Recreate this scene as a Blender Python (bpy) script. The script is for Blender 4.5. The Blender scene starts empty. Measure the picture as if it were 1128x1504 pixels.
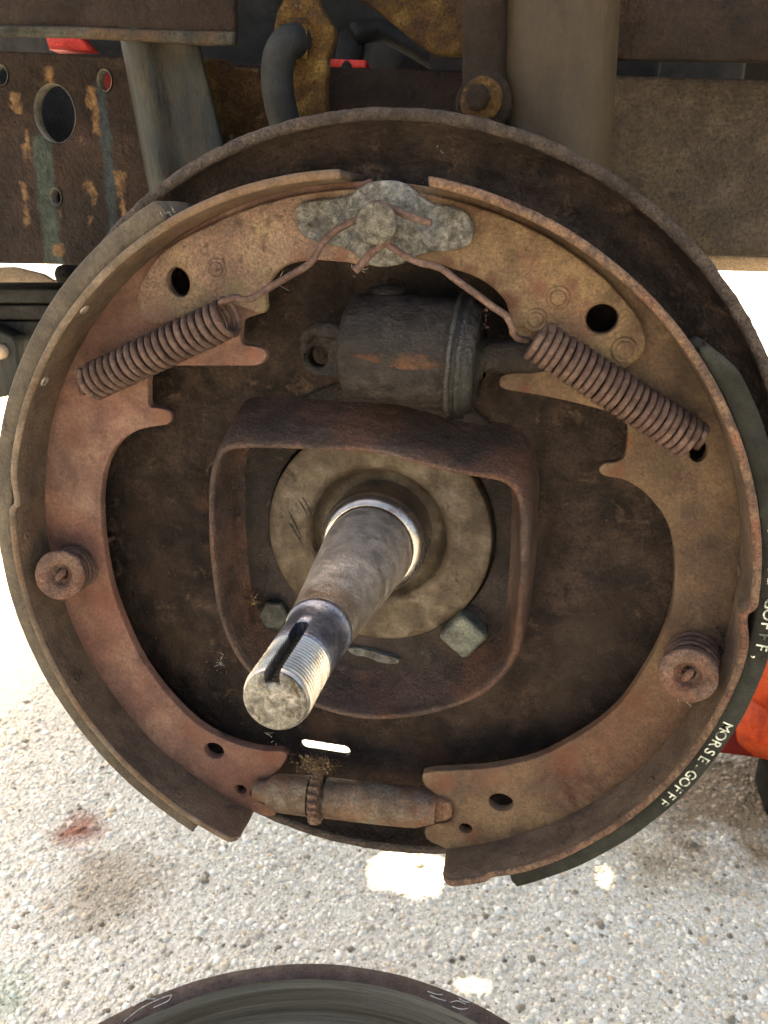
import bpy, bmesh, math, random
import numpy as np
from mathutils import Vector, Matrix, noise
from mathutils.geometry import delaunay_2d_cdt
random.seed(7); np.random.seed(7)
PI = math.pi
MM = 0.001
scene = bpy.context.scene
COL = scene.collection

# ------------------------------------------------------------------ camera
PITCH, YAW, ROLL = 0.3299, -0.1877, 0.0211
CAM = Vector((65.37, -347.07, 126.61)) * MM
FPX = 1231.5
F_ = Vector((math.sin(YAW)*math.cos(PITCH), math.cos(YAW)*math.cos(PITCH), -math.sin(PITCH)))
R_ = Vector((math.cos(YAW), -math.sin(YAW), 0)); U_ = R_.cross(F_)
CR = R_*math.cos(ROLL)+U_*math.sin(ROLL); CU = -R_*math.sin(ROLL)+U_*math.cos(ROLL)
cd = bpy.data.cameras.new('camera'); cam = bpy.data.objects.new('camera', cd); COL.objects.link(cam)
cam.matrix_world = Matrix(((CR.x, CU.x, -F_.x, CAM.x), (CR.y, CU.y, -F_.y, CAM.y), (CR.z, CU.z, -F_.z, CAM.z), (0, 0, 0, 1)))
cd.sensor_fit = 'HORIZONTAL'; cd.sensor_width = 36; cd.lens = FPX/1128*36
cd.clip_start = .01; cd.clip_end = 500
cd.dof.use_dof = True; cd.dof.focus_distance = .32; cd.dof.aperture_fstop = 40
scene.camera = cam

# ------------------------------------------------------------------ light
SUN_EL, SUN_AZ = math.radians(56), math.radians(-38)   # azimuth from +Y towards +X
world = bpy.data.worlds.new('World'); scene.world = world; world.use_nodes = True
wn = world.node_tree; wn.nodes.clear()
sky = wn.nodes.new('ShaderNodeTexSky'); sky.sky_type = 'NISHITA'; sky.sun_disc = False
sky.sun_elevation = SUN_EL; sky.sun_rotation = SUN_AZ; sky.air_density = 1.0; sky.dust_density = 6.0; sky.ozone_density = 0.3
bg = wn.nodes.new('ShaderNodeBackground'); bg.inputs['Strength'].default_value = 0.15
wo = wn.nodes.new('ShaderNodeOutputWorld')
wn.links.new(sky.outputs[0], bg.inputs[0]); wn.links.new(bg.outputs[0], wo.inputs[0])
sd = bpy.data.lights.new('sun', 'SUN'); sd.energy = 4.5; sd.angle = math.radians(.5); sd.color = (1, .95, .86)
sun = bpy.data.objects.new('sun', sd); COL.objects.link(sun)
SUND = Vector((math.sin(SUN_AZ)*math.cos(SUN_EL), math.cos(SUN_AZ)*math.cos(SUN_EL), math.sin(SUN_EL)))
sun.rotation_euler = SUND.to_track_quat('Z', 'Y').to_euler(); sun.location = SUND*3
vs = scene.view_settings; vs.view_transform = 'Standard'; vs.look = 'None'; vs.exposure = 2.72; vs.gamma = 1
vs.use_white_balance = True; vs.white_balance_temperature = 7600; vs.white_balance_tint = 10
scene.cycles.max_bounces = 8

# ------------------------------------------------------------------ helpers
def at(px, py, h):
    """point of the plane h mm in front of the backing plate seen at a pixel of the photo -> (x, z) in mm"""
    d = CR*((px-564)/FPX) - CU*((py-752)/FPX) + F_
    t = (-h*MM - CAM.y)/d.y
    q = CAM + d*t
    return (q.x/MM, q.z/MM)
def V(x, z, h): return Vector((x, -h, z))*MM
def A(px, py, h):
    x, z = at(px, py, h); return V(x, z, h)
def ats(pts, h): return [at(a, b, h) for a, b in pts]

def tag(o, label=None, cat=None, group=None, kind=None):
    if label: o['label'] = label
    if cat: o['category'] = cat
    if group: o['group'] = group
    if kind: o['kind'] = kind
    return o
WL = {}
def thing(name, label, cat, loc, group=None):
    o = bpy.data.objects.new(name, None); COL.objects.link(o); o.empty_display_size = .01
    o.location = loc; WL[o.name] = Vector(loc)
    return tag(o, label, cat, group)
def obj(name, bm, m, parent=None, smooth=True, label=None, sharp=None):
    """links a bmesh built in world coordinates as one mesh object"""
    me = bpy.data.meshes.new(name)
    base = WL[parent.name] if parent is not None else Vector((0, 0, 0))
    for v in bm.verts: v.co -= base
    if smooth:
        for f in bm.faces: f.smooth = True
    bm.to_mesh(me); bm.free()
    me.materials.append(m)
    if sharp is not None: me.set_sharp_from_angle(angle=math.radians(sharp))
    o = bpy.data.objects.new(name, me); COL.objects.link(o)
    WL[o.name] = base
    if parent is not None: o.parent = parent
    if label: o['label'] = label
    return o

def smooth_closed(pts, sub=4):
    n = len(pts); out = []
    for i in range(n):
        p0, p1, p2, p3 = [Vector(pts[(i+k) % n]) for k in (-1, 0, 1, 2)]
        for s in range(sub):
            t = s/sub
            out.append(tuple(.5*((2*p1)+(-p0+p2)*t+(2*p0-5*p1+4*p2-p3)*t*t+(-p0+3*p1-3*p2+p3)*t**3)))
    return out
def smooth_open(pts, sub=6):
    P = [Vector(p) for p in pts]; P = [P[0]*2-P[1]]+P+[P[-1]*2-P[-2]]; out = []
    for i in range(1, len(P)-2):
        p0, p1, p2, p3 = P[i-1:i+3]
        for s in range(sub):
            t = s/sub
            out.append(.5*((2*p1)+(-p0+p2)*t+(2*p0-5*p1+4*p2-p3)*t*t+(-p0+3*p1-3*p2+p3)*t**3))
    out.append(P[-2]); return out
def area2(p): return sum(p[i][0]*p[(i+1) % len(p)][1]-p[(i+1) % len(p)][0]*p[i][1] for i in range(len(p)))
def ccw(p): return list(p) if area2(p) > 0 else list(p)[::-1]
def inset(p, d):
    n = len(p); out = []
    for i in range(n):
        a = Vector(p[i-1]); b = Vector(p[i]); c = Vector(p[(i+1) % n])
        e1 = (b-a); e2 = (c-b)
        if e1.length < 1e-9: e1 = e2
        if e2.length < 1e-9: e2 = e1
        n1 = Vector((-e1.y, e1.x)).normalized(); n2 = Vector((-e2.y, e2.x)).normalized()
        m = n1+n2
        if m.length < .3: m = n1
        m.normalize(); k = 1/max(.6, m.dot(n1))
        out.append(tuple(b+m*d*k))
    return out
def circle(cx, cz, rx, rz=None, n=28, rot=0):
    rz = rz or rx; o = []
    for i in range(n):
        a = 2*PI*i/n; x, y = rx*math.cos(a), rz*math.sin(a)
        o.append((cx+x*math.cos(rot)-y*math.sin(rot), cz+x*math.sin(rot)+y*math.cos(rot)))
    return o
def slab(outline, h0, h1, holes=(), bev=.5, grid=0, wob=0, wsc=.04, hfun=None, bm=None):
    """a plate in the (x, z) plane from h0 (back) to h1 (front) with rounded front edge and real holes"""
    bm = bm or bmesh.new()
    loops = [ccw(outline)]+[ccw(h)[::-1] for h in holes]
    def mk(p, h):
        hh = h
        if hfun: hh += hfun(p[0], p[1])
        if wob: hh += wob*noise.noise(Vector((p[0]*wsc, p[1]*wsc, 3.1)))
        return bm.verts.new(V(p[0], p[1], hh))
    fl = []
    for lp in loops:
        i1 = inset(lp, bev); i2 = inset(lp, bev*.3)
        rings = [(i1, h1), (i2, h1-bev*.3), (lp, h1-bev), (lp, h0)]
        vr = [[mk(p, h) for p in r] for r, h in rings]
        n = len(lp)
        for a, b in zip(vr, vr[1:]):
            for i in range(n):
                j = (i+1) % n
                bm.faces.new((a[i], b[i], b[j], a[j]))
        fl.append((i1, vr[0], vr[-1]))
    co = []; ed = []; owner = []; back = []
    for p2, vf, vb in fl:
        s = len(co); co += [Vector(p) for p in p2]; owner += vf; back += vb
        ed += [(s+i, s+(i+1) % len(p2)) for i in range(len(p2))]
    nb = len(co)
    if grid:
        xs = [c.x for c in co]; ys = [c.y for c in co]
        y = min(ys)
        while y < max(ys):
            x = min(xs)
            while x < max(xs):
                co.append(Vector((x+random.uniform(-.2, .2)*grid, y+random.uniform(-.2, .2)*grid))); x += grid
            y += grid
    vo, eo, fo, ov, oe, of = delaunay_2d_cdt(co, ed, [], 2, 1e-6)
    mp = {}; mb = {}
    for i, src in enumerate(ov):
        s = [k for k in src if k < nb]
        if s: mp[i] = owner[s[0]]; mb[i] = back[s[0]]
        else:
            mp[i] = mk(vo[i], h1); mb[i] = None
    def inside(pt):
        c = False
        for p2, _, _ in fl:
            n = len(p2)
            for i in range(n):
                x1, y1 = p2[i]; x2, y2 = p2[(i+1) % n]
                if (y1 > pt[1]) != (y2 > pt[1]) and pt[0] < (x2-x1)*(pt[1]-y1)/(y2-y1)+x1: c = not c
        return c
    for f in fo:
        cx = sum(vo[i][0] for i in f)/len(f); cy = sum(vo[i][1] for i in f)/len(f)
        if not inside((cx, cy)): continue
        fs = [mp[i] for i in f]
        if len(set(fs)) == len(fs):
            try: bm.faces.new(fs)
            except ValueError: pass
        if all(mb[i] is not None for i in f):
            bs = [mb[i] for i in f][::-1]
            if len(set(bs)) == len(bs):
                try: bm.faces.new(bs)
                except ValueError: pass
    for v in [v for v in bm.verts if not v.link_faces]: bm.verts.remove(v)
    bmesh.ops.recalc_face_normals(bm, faces=bm.faces)
    return bm
def tube(pts, r, seg=12, bm=None, cap=True, rough=0, closed=False):
    bm = bm or bmesh.new(); P = [Vector(p) for p in pts]; n = len(P)
    rs = r if isinstance(r, (list, tuple)) else [r]*n
    t0 = (P[1]-P[0]).normalized(); nrm = t0.orthogonal().normalized(); rings = []
    for i in range(n):
        t = (P[min(i+1, n-1)]-P[max(i-1, 0)]).normalized()
        nrm = (nrm-t*nrm.dot(t)).normalized(); b = t.cross(nrm)
        ring = []
        for k in range(seg):
            a = 2*PI*k/seg; d = nrm*math.cos(a)+b*math.sin(a)
            rr = rs[i]
            if rough: rr += rough*noise.noise((P[i]+d*rr)*900)
            ring.append(bm.verts.new(P[i]+d*rr))
        rings.append(ring)
    for a, b in zip(rings, rings[1:]):
        for k in range(seg):
            j = (k+1) % seg; bm.faces.new((a[k], a[j], b[j], b[k]))
    if cap:
        bm.faces.new(rings[0][::-1]); bm.faces.new(rings[-1])
    return bm
def lathe(prof, p0, axis, seg=64, bm=None, cap0=False, cap1=False, wob=0, wsc=100, sx=None):
    """prof = [(r, d)] metres along axis from p0"""
    bm = bm or bmesh.new(); axis = Vector(axis).normalized()
    u = axis.cross(Vector((0, 0, 1)))
    if u.length < .1: u = axis.cross(Vector((1, 0, 0)))
    u.normalize(); w = u.cross(axis).normalized(); rings = []
    for r, d in prof:
        ring = []
        for k in range(seg):
            a = 2*PI*k/seg
            c = p0+axis*d+(u*math.cos(a)+w*math.sin(a))*r
            if wob: c = c+(u*math.cos(a)+w*math.sin(a))*wob*noise.noise(c*wsc)+axis*wob*.6*noise.noise(c*wsc+Vector((7, 3, 1)))
            ring.append(bm.verts.new(c))
        rings.append(ring)
    for a, b in zip(rings, rings[1:]):
        for k in range(seg):
            j = (k+1) % seg; bm.faces.new((a[k], a[j], b[j], b[k]))
    if cap0: bm.faces.new(rings[0][::-1])
    if cap1: bm.faces.new(rings[-1])
    bmesh.ops.recalc_face_normals(bm, faces=bm.faces)
    return bm
def box(c, s, bm=None, bev=0, rot=None):
    b2 = bmesh.new(); bmesh.ops.create_cube(b2, size=1)
    for v in b2.verts: v.co = Vector((v.co.x*s[0], v.co.y*s[1], v.co.z*s[2]))
    if bev: bmesh.ops.bevel(b2, geom=b2.edges[:], offset=bev, segments=2, profile=.6, affect='EDGES')
    if rot is not None: bmesh.ops.rotate(b2, verts=b2.verts, matrix=rot)
    for v in b2.verts: v.co += Vector(c)
    if bm is None: return b2
    me = bpy.data.meshes.new('t'); b2.to_mesh(me); b2.free(); bm.from_mesh(me); bpy.data.meshes.remove(me); return bm
def boolean(o, cutter_bm, solver='EXACT'):
    me = bpy.data.meshes.new('cut'); cutter_bm.to_mesh(me); cutter_bm.free()
    c = bpy.data.objects.new('cut', me); COL.objects.link(c)
    base = WL[o.name]
    c.location = (0, 0, 0)
    bpy.context.view_layer.update()
    m = o.modifiers.new('b', 'BOOLEAN'); m.operation = 'DIFFERENCE'; m.object = c; m.solver = solver
    dg = bpy.context.evaluated_depsgraph_get()
    nm = bpy.data.meshes.new_from_object(o.evaluated_get(dg)); old = o.data
    o.modifiers.clear(); nm.name = old.name+'_cut'; o.data = nm
    bpy.data.objects.remove(c); bpy.data.meshes.remove(me)
    return o

# ------------------------------------------------------------------ materials
def C(h):
    """sRGB hex -> linear"""
    v = [int(h[i:i+2], 16)/255 for i in (0, 2, 4)]
    return tuple((x/12.92 if x <= .04045 else ((x+.055)/1.055)**2.4) for x in v)+(1,)
def lin(r, g, b): return (r, g, b, 1)
GR = 1.9
ALB = .48
def mat(name, cols, scale=120, big=None, bigscale=25, bigpos=(.48, .6), spots=None, rough=(.6, .9), metal=0, bump=.3, bumpscale=700, grain=.25, bdist=.0004, aniso=None, stretch=(1, 1, 1), spotpos=(.6, .66), spotscale=60, spec=.16, grainscale=800, coarse=.7, wear=1.0):
    m = bpy.data.materials.new(name); m.use_nodes = True; nt = m.node_tree; N = nt.nodes; L = nt.links
    bs = N['Principled BSDF']
    tc = N.new('ShaderNodeTexCoord'); mp = N.new('ShaderNodeMapping'); L.new(tc.outputs['Object'], mp.inputs[0])
    mp.inputs['Scale'].default_value = stretch
    mp.inputs['Location'].default_value = (random.random(), random.random(), random.random())
    def nz(sc, det=8, ro=.6, dist=0):
        n = N.new('ShaderNodeTexNoise'); n.inputs['Scale'].default_value = sc; n.inputs['Detail'].default_value = det
        n.inputs['Roughness'].default_value = ro; n.inputs['Distortion'].default_value = dist; L.new(mp.outputs[0], n.inputs['Vector']); return n
    def ramp(src, stops):
        r = N.new('ShaderNodeValToRGB'); e = r.color_ramp.elements
        while len(e) > 1: e.remove(e[0])
        e[0].position = stops[0][0]; e[0].color = stops[0][1]
        for p, c in stops[1:]:
            k = e.new(p); k.color = c
        L.new(src, r.inputs[0]); return r
    def mix(f, a, b, t='MIX'):
        x = N.new('ShaderNodeMix'); x.data_type = 'RGBA'; x.blend_type = t
        for s, v in ((0, f), (6, a), (7, b)):
            if hasattr(v, 'links') or hasattr(v, 'is_linked'): L.new(v, x.inputs[s])
            else: x.inputs[s].default_value = v
        return x.outputs[2]
    n1 = nz(scale, 10, .65, .4)
    k = len(cols); stops = [(.38+.24*i/max(1, k-1), c) for i, c in enumerate(cols)]
    col = ramp(n1.outputs[0], stops).outputs[0]
    if big:
        n2 = nz(bigscale, 6, .62, .6)
        f = ramp(n2.outputs[0], [(bigpos[0], (0, 0, 0, 1)), (bigpos[1], (1, 1, 1, 1))]).outputs[0]
        n1b = ramp(n1.outputs[0], [(.4, big[0]), (.6, big[-1])]).outputs[0]
        col = mix(f, col, n1b)
    if spots:
        n3 = nz(spotscale, 7, .7, .8)
        f = ramp(n3.outputs[0], [(spotpos[0], (0, 0, 0, 1)), (spotpos[1], (1, 1, 1, 1))]).outputs[0]
        col = mix(f, col, spots)
    ng = nz(grainscale, 6, .85)
    grain *= GR
    g = ramp(ng.outputs[0], [(.36, (1-grain,)*3+(1,)), (.64, (1+grain,)*3+(1,))]).outputs[0]
    col = mix(1.0, col, g, 'MULTIPLY')
    if wear:
        nf = nz(max(scale, 40)*2.6, 10, .78, .5)
        pit = ramp(nf.outputs[0], [(.36, (1-.55*wear,)*3+(1,)), (.43, (1, 1, 1, 1)), (.58, (1, 1, 1, 1)), (.68, (1+.55*wear, 1+.52*wear, 1+.46*wear, 1))]).outputs[0]
        col = mix(1.0, col, pit, 'MULTIPLY')
        nl_ = nz(9, 4, .6)
        lg = ramp(nl_.outputs[0], [(.38, (.8, .78, .76, 1)), (.62, (1.18, 1.18, 1.18, 1))]).outputs[0]
        col = mix(1.0, col, lg, 'MULTIPLY')
    k_alb = .42 if name in ('threaded_steel', 'polished_shoulder_ring') else .62 if name in ('worn_spindle_steel', 'spindle_tip_face', 'blued_spindle_band') else .42 if name in ('grey_brown_plate_lip', 'dark_green_grey_lining', 'x') else .29 if name == 'olive_brown_shock_tube' else .34 if name in ('rusty_frame_beam', 'rusty_left_rail', 'speckled_rail', 'blue_grey_painted_post', 'rubber_hose', 'dark_grimy_metal', 'oily_cast_cylinder_', 'grey_green_scale', 'flaky_yellow_rust', 'wet_black_rubber') else 1 if name in ('worn_white_print', 'cobweb', 'dirt_fluff', 'beige_sill') else (.85 if 'paint' in name and 'blue' not in name else ALB)
    col = mix(1.0, col, (k_alb, k_alb, k_alb, 1), 'MULTIPLY')
    L.new(col, bs.inputs['Base Color'])
    nr = nz(scale*.7, 8, .7)
    mr = N.new('ShaderNodeMapRange'); mr.inputs[1].default_value = .35; mr.inputs[2].default_value = .65
    mr.inputs[3].default_value = rough[0]; mr.inputs[4].default_value = rough[1]
    L.new(nr.outputs[0], mr.inputs[0]); L.new(mr.outputs[0], bs.inputs['Roughness'])
    bs.inputs['Metallic'].default_value = metal; bs.inputs['Specular IOR Level'].default_value = spec
    nb = nz(bumpscale, 5, .7); nb2 = nz(bumpscale*.2, 6, .7)
    ad = N.new('ShaderNodeMath'); ad.operation = 'MULTIPLY_ADD'; L.new(nb2.outputs[0], ad.inputs[0]); ad.inputs[1].default_value = coarse*4; L.new(nb.outputs[0], ad.inputs[2])
    bp = N.new('ShaderNodeBump'); bp.inputs['Strength'].default_value = min(1, bump*1.5); bp.inputs['Distance'].default_value = bdist*2.6
    L.new(ad.outputs[0], bp.inputs['Height']); L.new(bp.outputs[0], bs.inputs['Normal'])
    return m

M = {}
M['dust_shoe'] = mat('dusty_rust_shoe', [C('5a463e'), C('6d554b'), C('7b6457')], 60, big=[C('6b4c43'), C('7a594c')], bigscale=14, bigpos=(.42, .62), spots=C('45362e'), spotpos=(.6, .75), spotscale=45, rough=(.75, .95), bump=.35, grain=.14, spec=.12, wear=.5)
M['dust_table'] = mat('dusty_brown_table', [C('4c4037'), C('5d4e42'), C('685849')], 50, big=[C('584638'), C('665142')], bigscale=18, spots=C('352b25'), spotpos=(.6, .74), rough=(.75, .95), bump=.4, grain=.16, spec=.12, wear=.6)
M['edge_dust'] = mat('dusty_flange_edge', [C('5c5044'), C('6c5e50'), C('786a5a')], 120, big=[C('66523f'), C('735d4c')], bigscale=30, rough=(.75, .95), bump=.4, grain=.16, wear=.5)
M['edge_rust'] = mat('edge_rust', [C('54443a'), C('6c5646'), C('7d6451')], 200, big=[C('5c4236'), C('74503f')], bigscale=60, bigpos=(.5, .62), rough=(.65, .9), bump=.6, grain=.3)
M['ochre_web'] = mat('ochre_brown_web', [C('554539'), C('655240'), C('705c47')], 55, big=[C('5f4638'), C('6d5040')], bigscale=14, bigpos=(.48, .66), spots=C('4a3028'), spotpos=(.6, .7), spotscale=40, rough=(.65, .9), bump=.35, grain=.18, wear=.4, spec=.12)
M['ochre_patch'] = mat('ochre_patch', [C('66523d'), C('79634a'), C('876f52')], 70, big=[C('69493b'), C('785343')], bigscale=22, bigpos=(.5, .64), spots=C('4f2f28'), spotpos=(.62, .7), spotscale=45, rough=(.55, .85), bump=.5, grain=.22, metal=.05, wear=.4, spec=.2)
M['pink_patch'] = mat('dusty_pink_patch', [C('67544a'), C('755f52'), C('806b5a')], 60, big=[C('71644c'), C('7d6e54')], bigscale=30, bigpos=(.52, .66), spots=C('4f3c33'), spotpos=(.6, .74), rough=(.7, .92), bump=.45, grain=.25)
M['lining_dust'] = mat('dusty_lining', [C('4a4238'), C('585043'), C('635a4b')], 80, big=[C('443d34'), C('50483c')], rough=(.8, .95), bump=.35, grain=.16, spec=.25)
M['lining'] = mat('dark_green_grey_lining', [C('2f312c'), C('373934'), C('3f413b')], 90, big=[C('2b2b27'), C('343530')], rough=(.8, .95), bump=.3, grain=.16, spec=.1, wear=.4)
M['plate'] = mat('dark_oily_backing_plate', [C('1c1613'), C('2b221d'), C('3b2f28')], 70, big=[C('2e2520'), C('463830')], bigscale=14, bigpos=(.46, .64), spots=C('5c4a3d'), spotpos=(.58, .72), spotscale=90, rough=(.6, .95), bump=.7, grain=.3, bumpscale=400, spec=.12)
M['lip'] = mat('grey_brown_plate_lip', [C('3c342f'), C('4c423b'), C('5a4e46')], 120, spots=C('2e2621'), rough=(.7, .9), bump=.8, grain=.36, bumpscale=450)
M['collar'] = mat('rusty_hub_collar', [C('3f332e'), C('4f4039'), C('5d4b42')], 60, big=[C('5c4236'), C('6b4b3d')], bigscale=28, bigpos=(.5, .64), spots=C('333333'), spotpos=(.58, .7), spotscale=30, rough=(.5, .82), bump=.6, grain=.28)
M['floor'] = mat('dark_hub_floor', [C('221e1b'), C('2e2723'), C('3a302a')], 60, big=[C('332c2b'), C('403531')], spots=C('4c4a46'), spotpos=(.62, .7), spotscale=70, rough=(.45, .8), bump=.5, grain=.3)
M['disc'] = mat('greased_tan_flange', [C('4a4036'), C('5e5345'), C('70665a')], 90, big=[C('42382d'), C('554a3b')], bigscale=34, bigpos=(.44, .6), spots=C('2a231b'), spotpos=(.58, .68), spotscale=80, rough=(.4, .65), bump=.3, grain=.14, metal=.2, wear=.6)
M['steel'] = mat('worn_spindle_steel', [C('7c766e'), C('938b82'), C('a79f95')], 140, big=[C('6c5c4e'), C('847360')], bigscale=60, bigpos=(.5, .64), spots=C('54402f'), spotpos=(.62, .7), spotscale=170, rough=(.3, .5), metal=.6, bump=.25, grain=.12, bumpscale=900, wear=.5, spec=.5)
M['polish'] = mat('polished_shoulder_ring', [C('b0a8a0'), C('c4bcb4'), C('d8d0c8')], 60, big=[C('9a7d72'), C('b09488')], bigscale=50, bigpos=(.54, .64), rough=(.16, .3), metal=.95, bump=.05, grain=.04, wear=0)
M['thread'] = mat('threaded_steel', [C('a8a5a0'), C('bcb9b4'), C('cccac6')], 80, big=[C('8a8072'), C('a09482')], bigscale=60, bigpos=(.54, .66), rough=(.22, .36), metal=.85, bump=.05, grain=.05, wear=.2)
M['tipface'] = mat('spindle_tip_face', [C('4c4a45'), C('6e6c66'), C('8a8882')], 260, big=[C('54524d'), C('6a6862')], bigscale=140, spots=C('3e3524'), spotpos=(.56, .64), spotscale=200, rough=(.3, .55), metal=.6, bump=.4)
M['blue_steel'] = mat('blued_spindle_band', [C('55565e'), C('666872'), C('787a84')], 120, spots=C('8f8a80'), rough=(.25, .45), metal=.85, bump=.15)
M['slot'] = mat('oily_keyway', [C('1d1b15'), C('2c2a20'), C('3b3828')], 200, rough=(.2, .5), bump=.5)
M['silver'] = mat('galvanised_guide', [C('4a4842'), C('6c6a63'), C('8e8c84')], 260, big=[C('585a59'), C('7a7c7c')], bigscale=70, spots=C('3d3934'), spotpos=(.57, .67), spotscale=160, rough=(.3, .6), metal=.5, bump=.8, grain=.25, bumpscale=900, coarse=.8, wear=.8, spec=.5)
M['pin'] = mat('anchor_pin_steel', [C('56534a'), C('78756a'), C('8f8c80')], 300, spots=C('6f543a'), rough=(.4, .65), metal=.5, bump=.6, grain=.25, bumpscale=1200)
M['spring'] = mat('rusty_spring_wire', [C('54423b'), C('66524a'), C('786257')], 200, big=[C('5f4a45'), C('6d5750')], bigscale=60, spots=C('7d5240'), spotpos=(.62, .74), spotscale=90, rough=(.45, .7), metal=.3, bump=.4, grain=.2, bumpscale=1200)
M['holdcap'] = mat('rusty_hold_down', [C('54423a'), C('675248'), C('775f52')], 120, big=[C('664638'), C('75503f')], bigscale=60, rough=(.65, .88), bump=.6, grain=.28)
M['cyl'] = mat('oily_cast_cylinder', [C('191614'), C('25211f'), C('322d2a')], 150, big=[C('1e1a18'), C('2c2521')], bigscale=40, rough=(.38, .65), bump=.8, grain=.25, bumpscale=600, spec=.14)
M['cylrust'] = mat('rust_streak', [C('35271e'), C('4a3324'), C('5c402b')], 150, big=[C('27211d'), C('332a24')], bigscale=90, bigpos=(.48, .56), rough=(.6, .8), bump=.6)
M['rubber'] = mat('wet_black_rubber', [C('121110'), C('1b1a18'), C('262421')], 150, rough=(.1, .32), bump=.5, grain=.15, wear=.4, spec=.3)
M['adjuster'] = mat('adjuster_steel', [C('5a4a3c'), C('6c5f52'), C('79705f')], 90, big=[C('72523e'), C('80604a')], bigscale=40, bigpos=(.46, .62), spots=C('6d665d'), spotpos=(.58, .68), spotscale=40, rough=(.5, .78), metal=.25, bump=.45, grain=.22)
M['bolt'] = mat('greenish_bolt_head', [C('454743'), C('5e615a'), C('777a70')], 90, big=[C('4c504e'), C('64685f')], bigscale=80, rough=(.3, .6), metal=.4, bump=.4)
M['darkbolt'] = mat('dark_bolt_head', [C('272826'), C('343532'), C('41423d')], 90, rough=(.3, .55), metal=.3, bump=.3)
M['print'] = mat('worn_white_print', [C('5c5f55'), C('8a8d81'), C('a5a79a')], 500, big=[C('34362f'), C('3c3e36')], bigscale=230, bigpos=(.52, .57), rough=(.8, .9), bump=.1, wear=0)
M['fluff'] = mat('dirt_fluff', [C('3a3026'), C('52432f'), C('6b5a42')], 600, rough=(.9, 1), bump=.8)
M['web_hair'] = mat('cobweb', [C('8c8a82'), C('b5b3aa')], 300, rough=(.6, .8), bump=.1)

# frame / truck
M['rail'] = mat('rusty_frame_beam', [C('281f18'), C('352820'), C('42332a')], 30, big=[C('2e2620'), C('3b3028')], bigscale=8, spots=C('5a3f26'), spotpos=(.62, .7), spotscale=22, rough=(.65, .95), bump=.6, bumpscale=300, bdist=.0008, grain=.2, grainscale=500, spec=.12)
M['railleft'] = mat('rusty_left_rail', [C('261d18'), C('33261f'), C('402f27')], 30, big=[C('2c2521'), C('392d26')], bigscale=8, spots=C('5a3f26'), spotpos=(.62, .7), spotscale=18, rough=(.65, .95), bump=.6, bumpscale=300, bdist=.0008, grain=.2, grainscale=500, spec=.12)
M['railright'] = mat('speckled_rail', [C('4a4034'), C('584c3f'), C('665a4b')], 60, big=[C('504539'), C('60533f')], bigscale=7, rough=(.6, .85), bump=.9, bumpscale=260, bdist=.001, grain=.3, grainscale=500)
M['tube'] = mat('olive_brown_shock_tube', [C('31281e'), C('3e3325'), C('4a3d2c')], 25, big=[C('443828'), C('50432f')], bigscale=9, rough=(.5, .75), bump=.25, bumpscale=400, grain=.12, stretch=(1, 1, .4), wear=.5)
M['bluegrey'] = mat('blue_grey_painted_post', [C('20221f'), C('2c2f2c'), C('3b3e39')], 30, big=[C('443b2e'), C('55482f')], bigscale=12, bigpos=(.5, .62), rough=(.5, .8), bump=.35, grain=.15, stretch=(1, 1, .35))
M['yellowrust'] = mat('flaky_yellow_rust', [C('3f2c1a'), C('66491f'), C('8f7440')], 50, big=[C('4a3320'), C('5c4022')], bigscale=25, spots=C('a89468'), spotpos=(.6, .68), spotscale=80, rough=(.75, .95), bump=1, bumpscale=300, bdist=.001, grain=.35)
M['hose'] = mat('rubber_hose', [C('1e2020'), C('262828'), C('2f3131')], 60, rough=(.65, .85), bump=.2, wear=.3)
M['red'] = mat('red_paint', [C('b03026'), C('c83c30'), C('d64a3a')], 30, rough=(.4, .6), bump=.1)
M['darkred'] = mat('dull_red_paint', [C('701f18'), C('8a2a20')], 30, rough=(.5, .7), bump=.1)
M['orange'] = mat('orange_jack_paint', [C('a03618'), C('bc441e'), C('c85028')], 20, big=[C('7c3422'), C('924632')], bigscale=16, bigpos=(.52, .62), rough=(.3, .5), bump=.2)
M['dark'] = mat('dark_grimy_metal', [C('1a1917'), C('262422'), C('33302c')], 40, rough=(.5, .85), bump=.5, bumpscale=300)
M['rootpaint'] = mat('beige_sill', [C('8b7a66'), C('a08d76')], 30, rough=(.6, .8), bump=.2)
M['drum'] = mat('drum_cast_iron', [C('4a3d38'), C('5a4a44'), C('685650')], 70, big=[C('55463e'), C('63503f')], bigscale=15, spots=C('7a4f3a'), spotpos=(.64, .72), spotscale=25, rough=(.5, .75), bump=.5, bumpscale=500, grain=.2)
M['drumin'] = mat('drum_friction_face', [C('766c5c'), C('887e6c'), C('988e7a')], 30, big=[C('665a46'), C('7d715c')], bigscale=14, spots=C('3c3426'), spotpos=(.62, .7), spotscale=60, rough=(.45, .65), metal=.05, bump=.35, bumpscale=200, stretch=(.15, .15, 6), grain=.1)

M['liprust'] = mat('grey_green_scale', [C('33322a'), C('45443a'), C('565348')], 60, big=[C('4a3a2c'), C('5c4630')], bigscale=30, rough=(.7, .9), bump=.8, grain=.35)
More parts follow.
